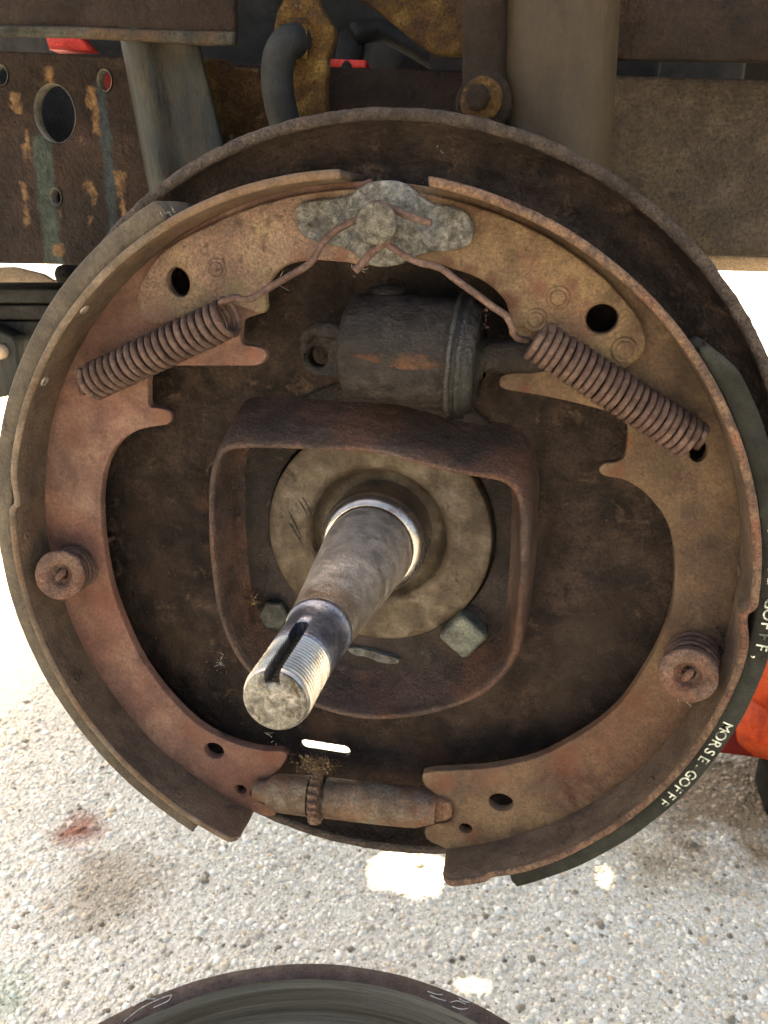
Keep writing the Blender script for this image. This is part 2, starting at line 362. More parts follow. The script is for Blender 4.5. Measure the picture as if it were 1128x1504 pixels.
# ------------------------------------------------------------------ ground
GZ = -420
def ground():
    def stain_and_shade(N, L, tc, col_in, cx, cy, rad, colr, amt):
        sb = N.new('ShaderNodeVectorMath'); sb.operation = 'DISTANCE'; L.new(tc.outputs['Object'], sb.inputs[0]); sb.inputs[1].default_value = (cx*MM, cy*MM, GZ*MM)
        nn = N.new('ShaderNodeTexNoise'); nn.inputs['Scale'].default_value = 30; nn.inputs['Detail'].default_value = 6; L.new(tc.outputs['Object'], nn.inputs['Vector'])
        ma = N.new('ShaderNodeMath'); ma.operation = 'MULTIPLY_ADD'; L.new(nn.outputs[0], ma.inputs[0]); ma.inputs[1].default_value = rad*MM*1.6; L.new(sb.outputs['Value'], ma.inputs[2])
        mr = N.new('ShaderNodeMapRange'); mr.inputs[1].default_value = rad*MM*1.1; mr.inputs[2].default_value = rad*MM*1.9; mr.inputs[3].default_value = amt; mr.inputs[4].default_value = 0
        L.new(ma.outputs[0], mr.inputs[0])
        xx = N.new('ShaderNodeMix'); xx.data_type = 'RGBA'; xx.blend_type = 'MULTIPLY'; L.new(mr.outputs[0], xx.inputs[0]); L.new(col_in, xx.inputs[6]); xx.inputs[7].default_value = colr
        return xx.outputs[2]
    def stains_and_shade(N, L, tc, c):
        for q in ((-330, 238, 28, C('b87e6a'), 1), (-270, 175, 60, C('c4b6a6'), .8), (300, 430, 150, C('a08c74'), 1), (205, 330, 70, C('d2c8b4'), .8), (40, 300, 40, C('d0c6b2'), .6), (-300, 60, 40, C('cfe0d8'), .7), (30, 165, 3, C('3c352c'), .9), (38, 169, 3, C('3c352c'), .9), (72, 174, 3.4, C('443c32'), .9), (120, 210, 2.6, C('54493c'), .8), (-120, 210, 3, C('6a6054'), .7), (-100, 205, 3, C('6a6054'), .7), (170, 190, 3, C('544a3e'), .8)): c = stain_and_shade(N, L, tc, c, *q)  # the wide brown mark at right is truck shade painted into the colour
        return c
    m = bpy.data.materials.new('exposed_aggregate_concrete'); m.use_nodes = True; nt = m.node_tree; N = nt.nodes; L = nt.links
    bs = N['Principled BSDF']; tc = N.new('ShaderNodeTexCoord')
    vo = N.new('ShaderNodeTexVoronoi'); vo.inputs['Scale'].default_value = 150; vo.inputs['Randomness'].default_value = 1
    L.new(tc.outputs['Object'], vo.inputs['Vector'])
    n = N.new('ShaderNodeTexNoise'); n.inputs['Scale'].default_value = 260; n.inputs['Detail'].default_value = 6; n.inputs['Roughness'].default_value = .8; L.new(tc.outputs['Object'], n.inputs['Vector'])
    r = N.new('ShaderNodeValToRGB'); e = r.color_ramp.elements
    e[0].position = .38; e[0].color = C('9a9385'); e[1].position = .47; e[1].color = C('d6d2c6'); k = e.new(.6); k.color = C('ebe8df')
    L.new(n.outputs[0], r.inputs[0])
    n2 = N.new('ShaderNodeTexNoise'); n2.inputs['Scale'].default_value = 5; n2.inputs['Detail'].default_value = 8; L.new(tc.outputs['Object'], n2.inputs['Vector'])
    r2 = N.new('ShaderNodeValToRGB'); e = r2.color_ramp.elements; e[0].position = .35; e[0].color = lin(.86, .83, .76); e[1].position = .6; e[1].color = lin(1, .97, .9)
    L.new(n2.outputs[0], r2.inputs[0])
    x = N.new('ShaderNodeMix'); x.data_type = 'RGBA'; x.blend_type = 'MULTIPLY'; x.inputs[0].default_value = 1
    L.new(r.outputs[0], x.inputs[6]); L.new(r2.outputs[0], x.inputs[7]); L.new(stains_and_shade(N, L, tc, x.outputs[2]), bs.inputs['Base Color'])
    bs.inputs['Roughness'].default_value = .85
    bp = N.new('ShaderNodeBump'); bp.inputs['Strength'].default_value = 1; bp.inputs['Distance'].default_value = .002
    L.new(n.outputs[0], bp.inputs['Height']); L.new(bp.outputs[0], bs.inputs['Normal'])
    bm = bmesh.new(); s = 60
    vs_ = [bm.verts.new((a, b, GZ*MM)) for a, b in ((-s, -s), (s, -s), (s, s), (-s, s))]; bm.faces.new(vs_)
    tag(obj('ground', bm, m, smooth=False), kind='structure')
    # loose aggregate stones set in the surface
    pm = bpy.data.materials.new('aggregate_stone'); pm.use_nodes = True; nt = pm.node_tree; N = nt.nodes; L = nt.links; bs = N['Principled BSDF']
    g = N.new('ShaderNodeNewGeometry'); r = N.new('ShaderNodeValToRGB'); e = r.color_ramp.elements
    e[0].position = 0; e[0].color = C('6a6256')
    e[1].position = 1; e[1].color = C('f8f5ec')
    for p, c in ((.025, C('8f8878')), (.07, C('b5afa1')), (.2, C('cdc8bb')), (.5, C('dcd9cf')), (.56, C('cdb99c')), (.6, C('c3c8c0')), (.66, C('e4e1d8')), (.9, C('ecebe3'))):
        k = e.new(p); k.color = c
    L.new(g.outputs['Random Per Island'], r.inputs[0])
    tc = N.new('ShaderNodeTexCoord'); n = N.new('ShaderNodeTexNoise'); n.inputs['Scale'].default_value = 500; n.inputs['Detail'].default_value = 5; L.new(tc.outputs['Object'], n.inputs['Vector'])
    r3 = N.new('ShaderNodeValToRGB'); e = r3.color_ramp.elements; e[0].position = .3; e[0].color = lin(.7, .67, .61); e[1].position = .6; e[1].color = lin(1, .965, .88); L.new(n.outputs[0], r3.inputs[0])
    x = N.new('ShaderNodeMix'); x.data_type = 'RGBA'; x.blend_type = 'MULTIPLY'; x.inputs[0].default_value = 1
    L.new(r.outputs[0], x.inputs[6]); L.new(r3.outputs[0], x.inputs[7])
    # stains and painted shade on the concrete: rust red at left, shade brown at right, faint blue-green bottom left
    c = stains_and_shade(N, L, tc, x.outputs[2])
    L.new(c, bs.inputs['Base Color']); bs.inputs['Roughness'].default_value = .6
    # build stones with numpy: deformed icosahedra
    t = (1+5**.5)/2
    ico = np.array([(-1, t, 0), (1, t, 0), (-1, -t, 0), (1, -t, 0), (0, -1, t), (0, 1, t), (0, -1, -t), (0, 1, -t), (t, 0, -1), (t, 0, 1), (-t, 0, -1), (-t, 0, 1)])/1.902
    fc = np.array([(0, 11, 5), (0, 5, 1), (0, 1, 7), (0, 7, 10), (0, 10, 11), (1, 5, 9), (5, 11, 4), (11, 10, 2), (10, 7, 6), (7, 1, 8), (3, 9, 4), (3, 4, 2), (3, 2, 6), (3, 6, 8), (3, 8, 9), (4, 9, 5), (2, 4, 11), (6, 2, 10), (8, 6, 7), (9, 8, 1)])
    rng = np.random.default_rng(3)
    sp = 2.55
    gx, gy = np.meshgrid(np.arange(-520, 480, sp), np.arange(0, 760, sp)); P = np.stack([gx.ravel(), gy.ravel()], 1)
    P += rng.uniform(-.5, .5, P.shape)*sp
    # keep what the lens sees (a margin round the frame) and skip below the drum
    cx = np.array([[*CR], [*CU], [*F_]])
    q = (np.c_[P, np.full(len(P), GZ)]*MM-np.array(CAM))@cx.T
    u = 564+FPX*q[:, 0]/q[:, 2]; w = 752-FPX*q[:, 1]/q[:, 2]
    P = P[(u > -140) & (u < 1268) & (w < 1640)]
    n_ = len(P); r_ = rng.gamma(1.7, .72, n_)+.6
    r_ = np.clip(r_, .7, 4.6); sc = np.stack([r_*rng.uniform(.8, 1.3, n_), r_*rng.uniform(.8, 1.3, n_), r_*rng.uniform(.45, .85, n_)], 1)
    a = rng.uniform(0, 2*PI, n_)
    dirs = ico[None]*rng.uniform(.62, 1.25, (n_, 12, 1))*sc[:, None]
    X = dirs[..., 0]*np.cos(a)[:, None]-dirs[..., 1]*np.sin(a)[:, None]; Y = dirs[..., 0]*np.sin(a)[:, None]+dirs[..., 1]*np.cos(a)[:, None]
    Z = dirs[..., 2]+rng.uniform(-.95, -.05, n_)[:, None]*sc[:, 2][:, None]
    co = np.stack([X+P[:, :1], Y+P[:, 1:], Z+GZ], 2).reshape(-1, 3)*MM
    fa = (fc[None]+12*np.arange(n_)[:, None, None]).reshape(-1, 3)
    me = bpy.data.meshes.new('aggregate'); me.vertices.add(len(co)); me.vertices.foreach_set('co', co.ravel())
    me.loops.add(fa.size); me.loops.foreach_set('vertex_index', fa.ravel().astype(np.int32)); me.polygons.add(len(fa))
    me.polygons.foreach_set('loop_start', np.arange(0, fa.size, 3, dtype=np.int32)); me.polygons.foreach_set('loop_total', np.full(len(fa), 3, dtype=np.int32))
    me.update(); me.validate(); me.polygons.foreach_set('use_smooth', np.ones(len(fa), dtype=bool)); me.materials.append(pm)
    o = bpy.data.objects.new('aggregate_stones', me); COL.objects.link(o)
    tag(o, 'pale pebbles of the exposed aggregate concrete under the brake', 'gravel', kind='stuff')
    print('stones', n_)
ground()

def blotches(m, base, items, scale=140, warp=1.0):
    """stains with a place and shape of their own: (px, py, h, radius mm, colour, amount)"""
    nt = m.node_tree; N = nt.nodes; L = nt.links; bs = N['Principled BSDF']; src = bs.inputs['Base Color'].links[0].from_socket
    tc = N.new('ShaderNodeTexCoord'); n = N.new('ShaderNodeTexNoise'); n.inputs['Scale'].default_value = scale; n.inputs['Detail'].default_value = 8; n.inputs['Roughness'].default_value = .68; L.new(tc.outputs['Object'], n.inputs['Vector'])
    for px, py, h, rad, colr, amt in items:
        d = N.new('ShaderNodeVectorMath'); d.operation = 'DISTANCE'; L.new(tc.outputs['Object'], d.inputs[0]); d.inputs[1].default_value = A(px, py, h)-base
        ma = N.new('ShaderNodeMath'); ma.operation = 'MULTIPLY_ADD'; L.new(n.outputs[0], ma.inputs[0]); ma.inputs[1].default_value = rad*MM*2.6*warp; L.new(d.outputs['Value'], ma.inputs[2])
        mr = N.new('ShaderNodeMapRange'); mr.inputs[1].default_value = rad*MM*(1.3*warp+.35); mr.inputs[2].default_value = rad*MM*(1.3*warp+1.15); mr.inputs[3].default_value = amt*.75; mr.inputs[4].default_value = 0
        L.new(ma.outputs[0], mr.inputs[0])
        x = N.new('ShaderNodeMix'); x.data_type = 'RGBA'; L.new(mr.outputs[0], x.inputs[0]); L.new(src, x.inputs[6]); x.inputs[7].default_value = (colr[0]*.6, colr[1]*.62, colr[2]*.64, 1); src = x.outputs[2]
    L.new(src, bs.inputs['Base Color'])
LB, RB = V(-140, -20, 24), V(120, -20, 24)
blotches(M['dust_shoe'], LB, [(150, 345, 24, 7, C('33271f'), .7), (262, 545, 24, 5, C('5c3c2c'), .6), (238, 612, 24, 4, C('6b4a38'), .7), (372, 522, 24, 3.5, C('6e4634'), .7), (110, 640, 24, 8, C('5f4034'), .6), (165, 880, 24, 9, C('6b4436'), .6), (285, 1070, 24, 9, C('643d30'), .6), (395, 1110, 24, 6, C('5c3a2c'), .8), (355, 1160, 24, 5, C('3c2920'), .7), (395, 1190, 24, 5, C('5a3a20'), .7), (120, 560, 24, 4, C('2c221c'), .6), (90, 800, 24, 5, C('3a2c24'), .5), (140, 1000, 24, 4, C('2e241e'), .5)])
blotches(M['pink_patch'], LB, [(350, 325, 28, 2.4, C('2e221c'), .8), (372, 338, 28, 1.8, C('3a2b22'), .7), (238, 470, 28, 6, C('5a4036'), .8), (290, 460, 28, 2.5, C('1f1814'), .8), (395, 450, 28, 4, C('5c5638'), .8), (345, 425, 28, 5, C('58503a'), .8), (440, 378, 28, 4, C('5a3426'), .7), (500, 378, 28, 4, C('5a3426'), .7), (262, 395, 28, 4, C('3f2f26'), .5), (480, 285, 28, 5, C('5a3a2e'), .7)])
blotches(M['ochre_patch'], RB, [(690, 398, 28, 3.4, C('45281f'), .9), (722, 415, 28, 4, C('45281f'), .9), (748, 445, 28, 4.4, C('4a241e'), .9), (655, 388, 28, 3, C('4f2a22'), .8), (610, 380, 28, 3, C('4f2a22'), .8), (790, 425, 28, 4, C('5f3626'), .8), (840, 415, 28, 2.6, C('4f2c20'), .7), (925, 500, 28, 6, C('3c2b20'), .7), (900, 430, 28, 6, C('2f2219'), .7), (940, 470, 28, 5, C('2c2018'), .7), (640, 275, 28, 5, C('5a2f24'), .7), (700, 300, 28, 5, C('4a2a20'), .6), (884, 468, 28, 4, C('2b2018'), .6)])
blotches(M['ochre_web'], RB, [(770, 570, 24, 3.2, C('4f2c20'), .9), (905, 690, 24, 4.4, C('543224'), .9), (922, 650, 24, 3.6, C('5a3020'), .8), (980, 690, 24, 7, C('3c3226'), .6), (1030, 560, 24, 9, C('2f271e'), .7), (1000, 520, 24, 8, C('2c241c'), .7), (985, 900, 24, 8, C('3d2c20'), .6), (930, 1030, 24, 9, C('573828'), .7), (830, 1115, 24, 9, C('5e3326'), .7), (720, 1140, 24, 9, C('654838'), .8), (650, 1150, 24, 6, C('5a3428'), .9), (655, 1195, 24, 6, C('2f211a'), .9), (690, 1225, 24, 6, C('573426'), .8), (1045, 800, 24, 4, C('2c231b'), .6), (1025, 665, 24, 4, C('2c221a'), .6)])
PB = V(0, 0, 0)
blotches(M['plate'], PB, [(860, 960, 0, 22, C('2e2620'), .8), (830, 1030, 0, 16, C('332921'), .8), (900, 900, 0, 14, C('30261f'), .7), (640, 1110, 0, 12, C('3f2a1e'), .8), (230, 850, 0, 12, C('3a2c22'), .7), (200, 760, 0, 10, C('35281f'), .7), (260, 940, 0, 12, C('3d2f20'), .7), (300, 740, 0, 5, C('472f24'), .8), (470, 1070, 0, 10, C('3d281c'), .7), (1000, 300, 8, 8, C('35291f'), .7), (640, 215, 8, 7, C('35291f'), .6), (760, 260, 8, 7, C('35291f'), .6)], 90)
# ------------------------------------------------------------------ backing plate
CS = (-3.4, -7.6)      # centre of the shoes
bp_ = thing('backing_plate', 'large round dark rusty brake backing plate with a grey lip', 'backing plate', V(0, 0, 0))
RIBS = [(*at(815, 880, 0), *at(880, 858, 0), 3, 1.5), (*at(880, 858, 0), *at(985, 868, 0), 3.4, 1.5), (*at(815, 880, 0), *at(770, 955, 0), 3.2, 1.4), (*at(170, 745, 0), *at(290, 760, 0), 4, 1.2), (*at(230, 960, 0), *at(330, 1010, 0), 4, 1.2), (*at(560, 1090, 0), *at(640, 1100, 0), 4, -1)]
def pressed(x, z):
    r = math.hypot(x, z)
    d = (x*.55+(-z)*.83)-48; hh = 0
    if x > 5: hh += 1.8/(1+math.exp(-d/2.0))*min(1, (x-5)/20)*max(0, min(1, (140-r)/12))
    for (ax_, az_, bx_, bz_, w_, k_) in RIBS:
        tt = max(0, min(1, ((x-ax_)*(bx_-ax_)+(z-az_)*(bz_-az_))/((bx_-ax_)**2+(bz_-az_)**2)))
        dd = math.hypot(x-ax_-tt*(bx_-ax_), z-az_-tt*(bz_-az_)); hh += k_*math.exp(-(dd/w_)**2)
    return hh+.75*noise.noise(Vector((x*.03, z*.03, 1)))+.22*noise.noise(Vector((x*.12, z*.12, 5)))
sl = at(477, 1100, 0); dx = Vector(at(514, 1106, 0))-Vector(at(440, 1094, 0))
ang = math.atan2(dx.y, dx.x); hw = dx.length/2
def slotshape(c, hw, hh, ang):
    o = []
    for s in (1, -1):
        for k in range(9):
            a = -PI/2+PI*k/8 if s > 0 else PI/2+PI*k/8
            x = s*(hw-hh)+hh*math.cos(a); y = hh*math.sin(a)
            o.append((c[0]+x*math.cos(ang)-y*math.sin(ang), c[1]+x*math.sin(ang)+y*math.cos(ang)))
    return o
obj('dish', slab(circle(0, 0, 146, n=200), -4, 0, holes=[circle(0, 0, 52, n=80), slotshape(sl, hw, 3.3, ang)], bev=.4, grid=2.6, hfun=pressed), M['plate'], bp_)
def ringpart(prof, n, amp, rough0):
    bm = bmesh.new(); lr = []
    for (r, h) in prof:
        ring = []
        for k in range(n):
            a = 2*PI*k/n; x, z = r*math.cos(a), r*math.sin(a)
            e = (.4*noise.noise(Vector((x*.13, z*.13, 4)))+.3*noise.noise(Vector((x*.5, z*.5, 4)))) if r > rough0 else 0
            ring.append(bm.verts.new(V((r+e)*math.cos(a), (r+e)*math.sin(a), h+amp*noise.noise(Vector((x*.3, z*.3, 2)))+.3*noise.noise(Vector((x*.04, z*.04, 9))))))
        lr.append(ring)
    for a, b in zip(lr, lr[1:]):
        for k in range(n): j = (k+1) % n; bm.faces.new((a[k], b[k], b[j], a[j]))
    bmesh.ops.recalc_face_normals(bm, faces=bm.faces); return bm
obj('dish_wall', ringpart([(143, -3), (144.5, -.9), (147, -1.6), (149.3, -1.3), (151, .3), (155, 1.9), (158.5, 4), (161, 7), (162.3, 10.5), (162.9, 12.6)], 260, .12, 999), M['plate'], bp_)
obj('lip', ringpart([(162.8, 9), (163.0, 12.2), (163.7, 13.7), (165.2, 13.9), (166.8, 13.7), (167.7, 12.7), (167.8, 8), (167.6, -4), (150, -7), (143, -4.5)], 440, .15, 166), M['lip'], bp_)
obj('plate_pin', tube([A(140, 806, 6), A(158, 794, 4), A(168, 788, 1)], [.0013, .0013, .0012], 10), M['holdcap'], bp_)
# dished pressing: small studs and a wire hook on the plate
obj('stud', lathe([(0.1*MM, 4*MM), (3*MM, 3.6*MM), (3.6*MM, 1.5*MM), (3.6*MM, -1*MM)], A(552, 1022, 16), (0, -1, 0), 14, wob=.0004, wsc=700), M['floor'], bp_)

# ------------------------------------------------------------------ hub collar on the plate
col = thing('hub_collar', 'rusty pressed square collar with rounded corners round the spindle', 'collar', V(0, 0, 5))
Epx = [(318, 680), (328, 661), (352, 655), (400, 655), (477, 658), (548, 661), (610, 676), (681, 694), (735, 704), (760, 722), (770, 757), (769, 802), (767, 864), (760, 930), (755, 962), (735, 993), (698, 1023), (640, 1048), (570, 1058), (510, 1053), (450, 1036), (394, 1008), (352, 968), (328, 918), (317, 860), (311, 800), (310, 740), (312, 705)]
E35 = ccw(smooth_closed(ats(Epx, 35), 6))
NE = len(E35)
cxE = sum(p[0] for p in E35)/NE; czE = sum(p[1] for p in E35)/NE
def scl(loop, s, dx=0, dz=0): return [(cxE+(p[0]-cxE)*s+dx, czE+(p[1]-czE)*s+dz) for p in loop]
def collar():
    bm = bmesh.new()
    def sh(lp, h):
        k = (35-h)/35
        return [(p[0], p[1]+9.5*k*max(0, min(1, (p[1]-5)/35))**1.2+(7*k*min(1, (-40-p[1])/25) if p[1] < -40 and h < 22 else 0)) for p in lp]
    I = lambda d: inset(E35, d)
    secs = [(sh(I(-4.6), -.5), -.5), (sh(I(-3.8), 8), 8), (sh(I(-3.2), 18), 18), (sh(I(-2.8), 26), 26), (I(-2.4), 31.5), (I(-1.2), 34.2), (I(0), 35), (I(1.0), 34.7), (I(1.7), 33), (sh(I(2.2), 28), 28), (sh(I(2.6), 20), 20), (sh(I(4.0), 13.5), 13.5), (sh(I(6.5), 11), 10.6)]
    vr = []
    for lp, h in secs:
        ring = []
        for p in lp:
            wv = .8*noise.noise(Vector((p[0]*.06, p[1]*.06, h*.06)))+.25*noise.noise(Vector((p[0]*.3, p[1]*.3, h*.3)))
            fh = h
            if h > 25: fh += 1.8*noise.noise(Vector((p[0]*.03, p[1]*.03, 4)))-(1.8 if p[1] < -60 else 0)*min(1, (-60-p[1])/12 if p[1] < -60 else 0)
            ring.append(bm.verts.new(V(p[0]+wv*.4, p[1]+wv*.4, fh+wv*.5)))
        vr.append(ring)
    for a, b in zip(vr, vr[1:]):
        for i in range(NE):
            j = (i+1) % NE; bm.faces.new((a[i], a[j], b[j], b[i]))
    bmesh.ops.recalc_face_normals(bm, faces=bm.faces)
    return bm
cob = obj('collar_wall', collar(), M['collar'], col)
md = cob.modifiers.new('sub', 'SUBSURF'); md.levels = 1; md.render_levels = 1
# floor inside the collar with the round opening for the flange
floor_o = [(p[0], p[1]+7*max(0, min(1, (p[1]-5)/35))) for p in ccw(inset(E35, 3.4))]
obj('collar_floor', slab(floor_o, 6, 11, holes=[circle(0, 0, 50.3, n=72)], bev=.6, grid=6, wob=.5, wsc=.07), M['floor'], col)
obj('glint_strip', slab(smooth_closed(ats([(508, 953), (530, 953), (560, 961), (584, 968), (582, 975), (560, 974), (540, 966), (520, 962)], 14), 3), 10, 14, bev=.4, grid=2, wob=.5, wsc=.3), M['silver'], col)  # pale slab standing in for light reflected along the floor edge
obj('bolt', lathe([(.1*MM, 5.5*MM), (6.3*MM, 5.3*MM), (7.2*MM, 4.5*MM), (7.4*MM, 0)], A(405, 900, 14), (0.08, -1, 0.1), 6, wob=.0003), M['darkbolt'], col, smooth=False)

# ------------------------------------------------------------------ spindle
sp_ = thing('axle_spindle', 'bare steel axle spindle with keyway and threaded tip poking out of the hub', 'spindle', V(0, 0, 10))
AX = (V(-2.0, -.5, 151)-V(0, 0, 0)).normalized()
def L_(prof, seg=96, **k): return lathe([(r*MM, h*MM) for r, h in prof], V(0, 0, 0), AX, seg, **k)
obj('hub_seat', L_([(66, -6), (66, 3), (60, 4.2), (20, 4.5)]), M['floor'], sp_)
obj('flange', L_([(49, 6), (49, 15.2), (48.4, 16), (44, 16.1), (38, 16.1), (33, 16), (30.5, 15.2), (29.2, 13), (28, 9), (25, 7.5), (22, 7)]), M['disc'], sp_)
for (x0_, y0_), (x1_, y1_) in (((437, 733), (451, 757)), ((444, 730), (463, 769)), ((424, 752), (442, 790)), ((430, 779), (444, 800)), ((424, 768), (433, 781)), ((452, 758), (458, 768))):
    p0_, p1_ = A(x0_, y0_, 16.12), A(x1_, y1_, 16.12)
    obj('scratch', tube(smooth_open([p0_, (p0_+p1_)/2+V(.25, .1, 0), p1_], 3), [.00008, .00016, .0002, .00024, .00018, .00014, .00008], 5), M['slot'], sp_)
obj('shoulder_ring', L_([(22.6, 6), (22.6, 23.5), (22.4, 25.3), (21.9, 26.8), (21.1, 28.2), (20.1, 29.4), (19.0, 30.2), (18.2, 30.4), (17.7, 30.0), (17.5, 29.2), (16.8, 29)]), M['polish'], sp_)
obj('shaft', L_([(17.0, 25), (17.6, 30), (18.1, 33.5), (18.2, 36), (17.9, 39), (17.0, 48), (15.9, 58), (14.8, 69), (13.6, 80), (12.5, 91), (11.6, 100), (11.2, 104), (11.0, 105.6)], wob=.0001, wsc=300), M['steel'], sp_)
band = obj('key_band', L_([(9.5, 104), (11.1, 105.3), (11.35, 106), (11.35, 107.3), (10.95, 108), (10.4, 108.6), (10.35, 116), (10.3, 127.6), (9.8, 128.6), (8.6, 128.8)], 128), M['blue_steel'], sp_)
tp = [(8.8, 128.5)]
h = 128.7
while h < 148.4:
    tp += [(8.9, h), (10.15, h+.62), (10.15, h+.86), (8.9, h+1.48)]; h += 1.52
tp += [(9.9, 149.2), (9.7, 149.8)]
th = obj('thread', L_(tp+[(9.3, 150.3), (0.05, 150.3)], 128, wob=.00006, wsc=900), M['thread'], sp_, sharp=28)
face = obj('tip_face', L_([(9.4, 150.25), (9.3, 150.9), (8.7, 151.3), (6, 151.35), (3, 151.2), (.05, 151.1)], 48, wob=.0001, wsc=500), M['tipface'], sp_)
# keyway: cut along the upper face of band and thread
side = (A(462, 925, 105)-V(-1.4, -.35, 105)); side -= AX*side.dot(AX)
# direction found from the key's place on the visible upper face
cand = None
def project(p):
    d = p-CAM; z = d.dot(F_); return (564+FPX*d.dot(CR)/z, 752-FPX*d.dot(CU)/z)
u_ = AX.cross(Vector((0, 0, 1))).normalized(); w_ = u_.cross(AX).normalized()
best = 1e9
for k in range(720):
    a = 2*PI*k/720; d = u_*math.cos(a)+w_*math.sin(a)
    pa = project(AX*.1505+d*.0056); pb = project(AX*.104+d*.0109)
    pb = project(AX*.128+d*.0100); e = math.hypot(pa[0]-400, pa[1]-1014)+math.hypot(pb[0]-436, pb[1]-948)*.7
    if d.dot(CAM-AX*.12) > 0 and e < best: best = e; cand = d
HK = min(np.linspace(.096, .125, 60), key=lambda t: abs(project(AX*t+cand*.0101)[1]-914)); print('keyway err', best, HK)
def keycut():
    bm = bmesh.new(); sidev = AX.cross(cand).normalized(); hw = .0023
    pts = []
    for k in range(9):
        a = PI/2+PI*k/8; pts.append((hw*math.cos(a)*1.0, hw*math.sin(a)))
    o = [(HK+hw+q[0]*1.0, q[1]) for q in pts]          # (along, across)
    o += [(.158, -hw), (.158, hw)]
    lo = [bm.verts.new(AX*p[0]+sidev*p[1]+cand*.0056) for p in o]
    hi = [bm.verts.new(AX*p[0]+sidev*p[1]+cand*.0150) for p in o]
    n = len(o)
    for i in range(n): bm.faces.new((lo[i], lo[(i+1) % n], hi[(i+1) % n], hi[i]))
    bm.faces.new(lo[::-1]); bm.faces.new(hi); bmesh.ops.recalc_face_normals(bm, faces=bm.faces); return bm
# make the cut parts solid first
for o_ in (band, th, face):
    b = bmesh.new(); b.from_mesh(o_.data); bmesh.ops.holes_fill(b, edges=b.edges, sides=200)
    bmesh.ops.recalc_face_normals(b, faces=b.faces); b.to_mesh(o_.data); b.free()
    boolean(o_, keycut())
# oily bottom of the keyway
sidev = AX.cross(cand).normalized()
bmk = bmesh.new(); o = []
rows = 24
for i in range(rows+1):
    t = HK+.0008+(.1503-HK-.0008)*i/rows
    row = []
    for s in (-1, -.3, .4, 1):
        row.append(bmk.verts.new(AX*t+sidev*s*.00228+cand*(.0058+.0004*noise.noise(Vector((t*900, s*3, 0))))))
    o.append(row)
for a, b in zip(o, o[1:]):
    for i in range(3): bmk.faces.new((a[i], a[i+1], b[i+1], b[i]))
lower = [[bmk.verts.new(v.co-cand*.002) for v in (r[0], r[-1])] for r in (o[0], o[-1])]
bmk.faces.new((o[-1][0], o[-1][1], o[-1][2], o[-1][3], lower[1][1], lower[1][0]))
obj('keyway', bmk, M['slot'], sp_)

def bolt_head(px, py, h, r, rot, m, label, tall=11):
    t = thing('hub_bolt', label, 'bolt', A(px, py, h))
    x, z = at(px, py, h)
    o = []
    for k in range(4):
        a = rot+PI/2*k
        for s in (-.34, -.12, .12, .34):
            rr = r*(1-.5*abs(s)*1.1)
            o.append((x+rr*math.cos(a+s), z+rr*math.sin(a+s)))
    obj('bolt_head', slab(smooth_closed(o, 2), h-tall, h, bev=1.8, grid=2, wob=.7, wsc=.25), m, t)
    obj('washer', lathe([(r*1.05*MM, 0), (r*1.05*MM, 1.4*MM), (r*.6*MM, 1.6*MM)], V(x, z, h-tall), (0, -1, 0), 32), M['floor'], t)
    return t
bolt_head(680, 937, 22, 10.8, .12, M['bolt'], 'worn grey green square bolt head at the lower right of the hub flange', 12)

# ------------------------------------------------------------------ brake shoes
def ang_of(px, py, h):
    x, z = at(px, py, h); return math.atan2(z-CS[1], x-CS[0])
def arcp(r, a0, a1, n): return [(CS[0]+r*math.cos(a0+(a1-a0)*i/n), CS[1]+r*math.sin(a0+(a1-a0)*i/n)) for i in range(n+1)]
def sweep(section, a0, a1, n, notch=None, endwob=0, seed=0, sub=None):
    """section = closed list of (r, h); swept round the shoe centre"""
    bm = bmesh.new(); rings = []
    for i in range(n+1):
        a = a0+(a1-a0)*i/n; ring = []
        for r, h in section:
            rr, hh, aa = r, h, a
            if notch:
                rr, hh = notch(a, r, h)
            w = .25*noise.noise(Vector((math.cos(a)*9, math.sin(a)*9, h*.05+seed)))+.12*noise.noise(Vector((math.cos(a)*60, math.sin(a)*60, h*.2+seed)))
            if i in (0, n): aa += endwob*noise.noise(Vector((r*.4, h*.12, seed+i)))/150
            ring.append(bm.verts.new(V(CS[0]+(rr+w*.5)*math.cos(aa), CS[1]+(rr+w*.5)*math.sin(aa), hh+w*.6)))
        rings.append(ring)
    m = len(section)
    for a, b in zip(rings, rings[1:]):
        for k in range(m): j = (k+1) % m; bm.faces.new((a[k], a[j], b[j], b[k]))
    bm.faces.new(rings[0][::-1]); bm.faces.new(rings[-1])
    bmesh.ops.recalc_face_normals(bm, faces=bm.faces)
    return bm
TS = [(149, 3), (149, 12), (149, 24), (148.9, 32), (148.8, 40), (148.9, 45.2), (149.3, 45.9), (150.2, 46.2), (151.4, 46), (152, 45.2), (152, 30), (152, 15), (152, 3)]
LS = [(152.3, 6), (152.3, 24), (152.3, 42.4), (153, 43), (156, 43.1), (159.8, 43), (160.6, 42.2), (160.6, 24), (160.6, 6)]
def mknotch(an, depth, back):
    def f(a, r, h):
        d = (a-an)
        k = 0
        if r < 153 and h > 22:
            k = math.exp(-(d/.013)**2) if d*back > 0 else math.exp(-(d/.06)**2)
            k *= (h-22)/24
        end = 1
        return r-depth*k, h
    return f
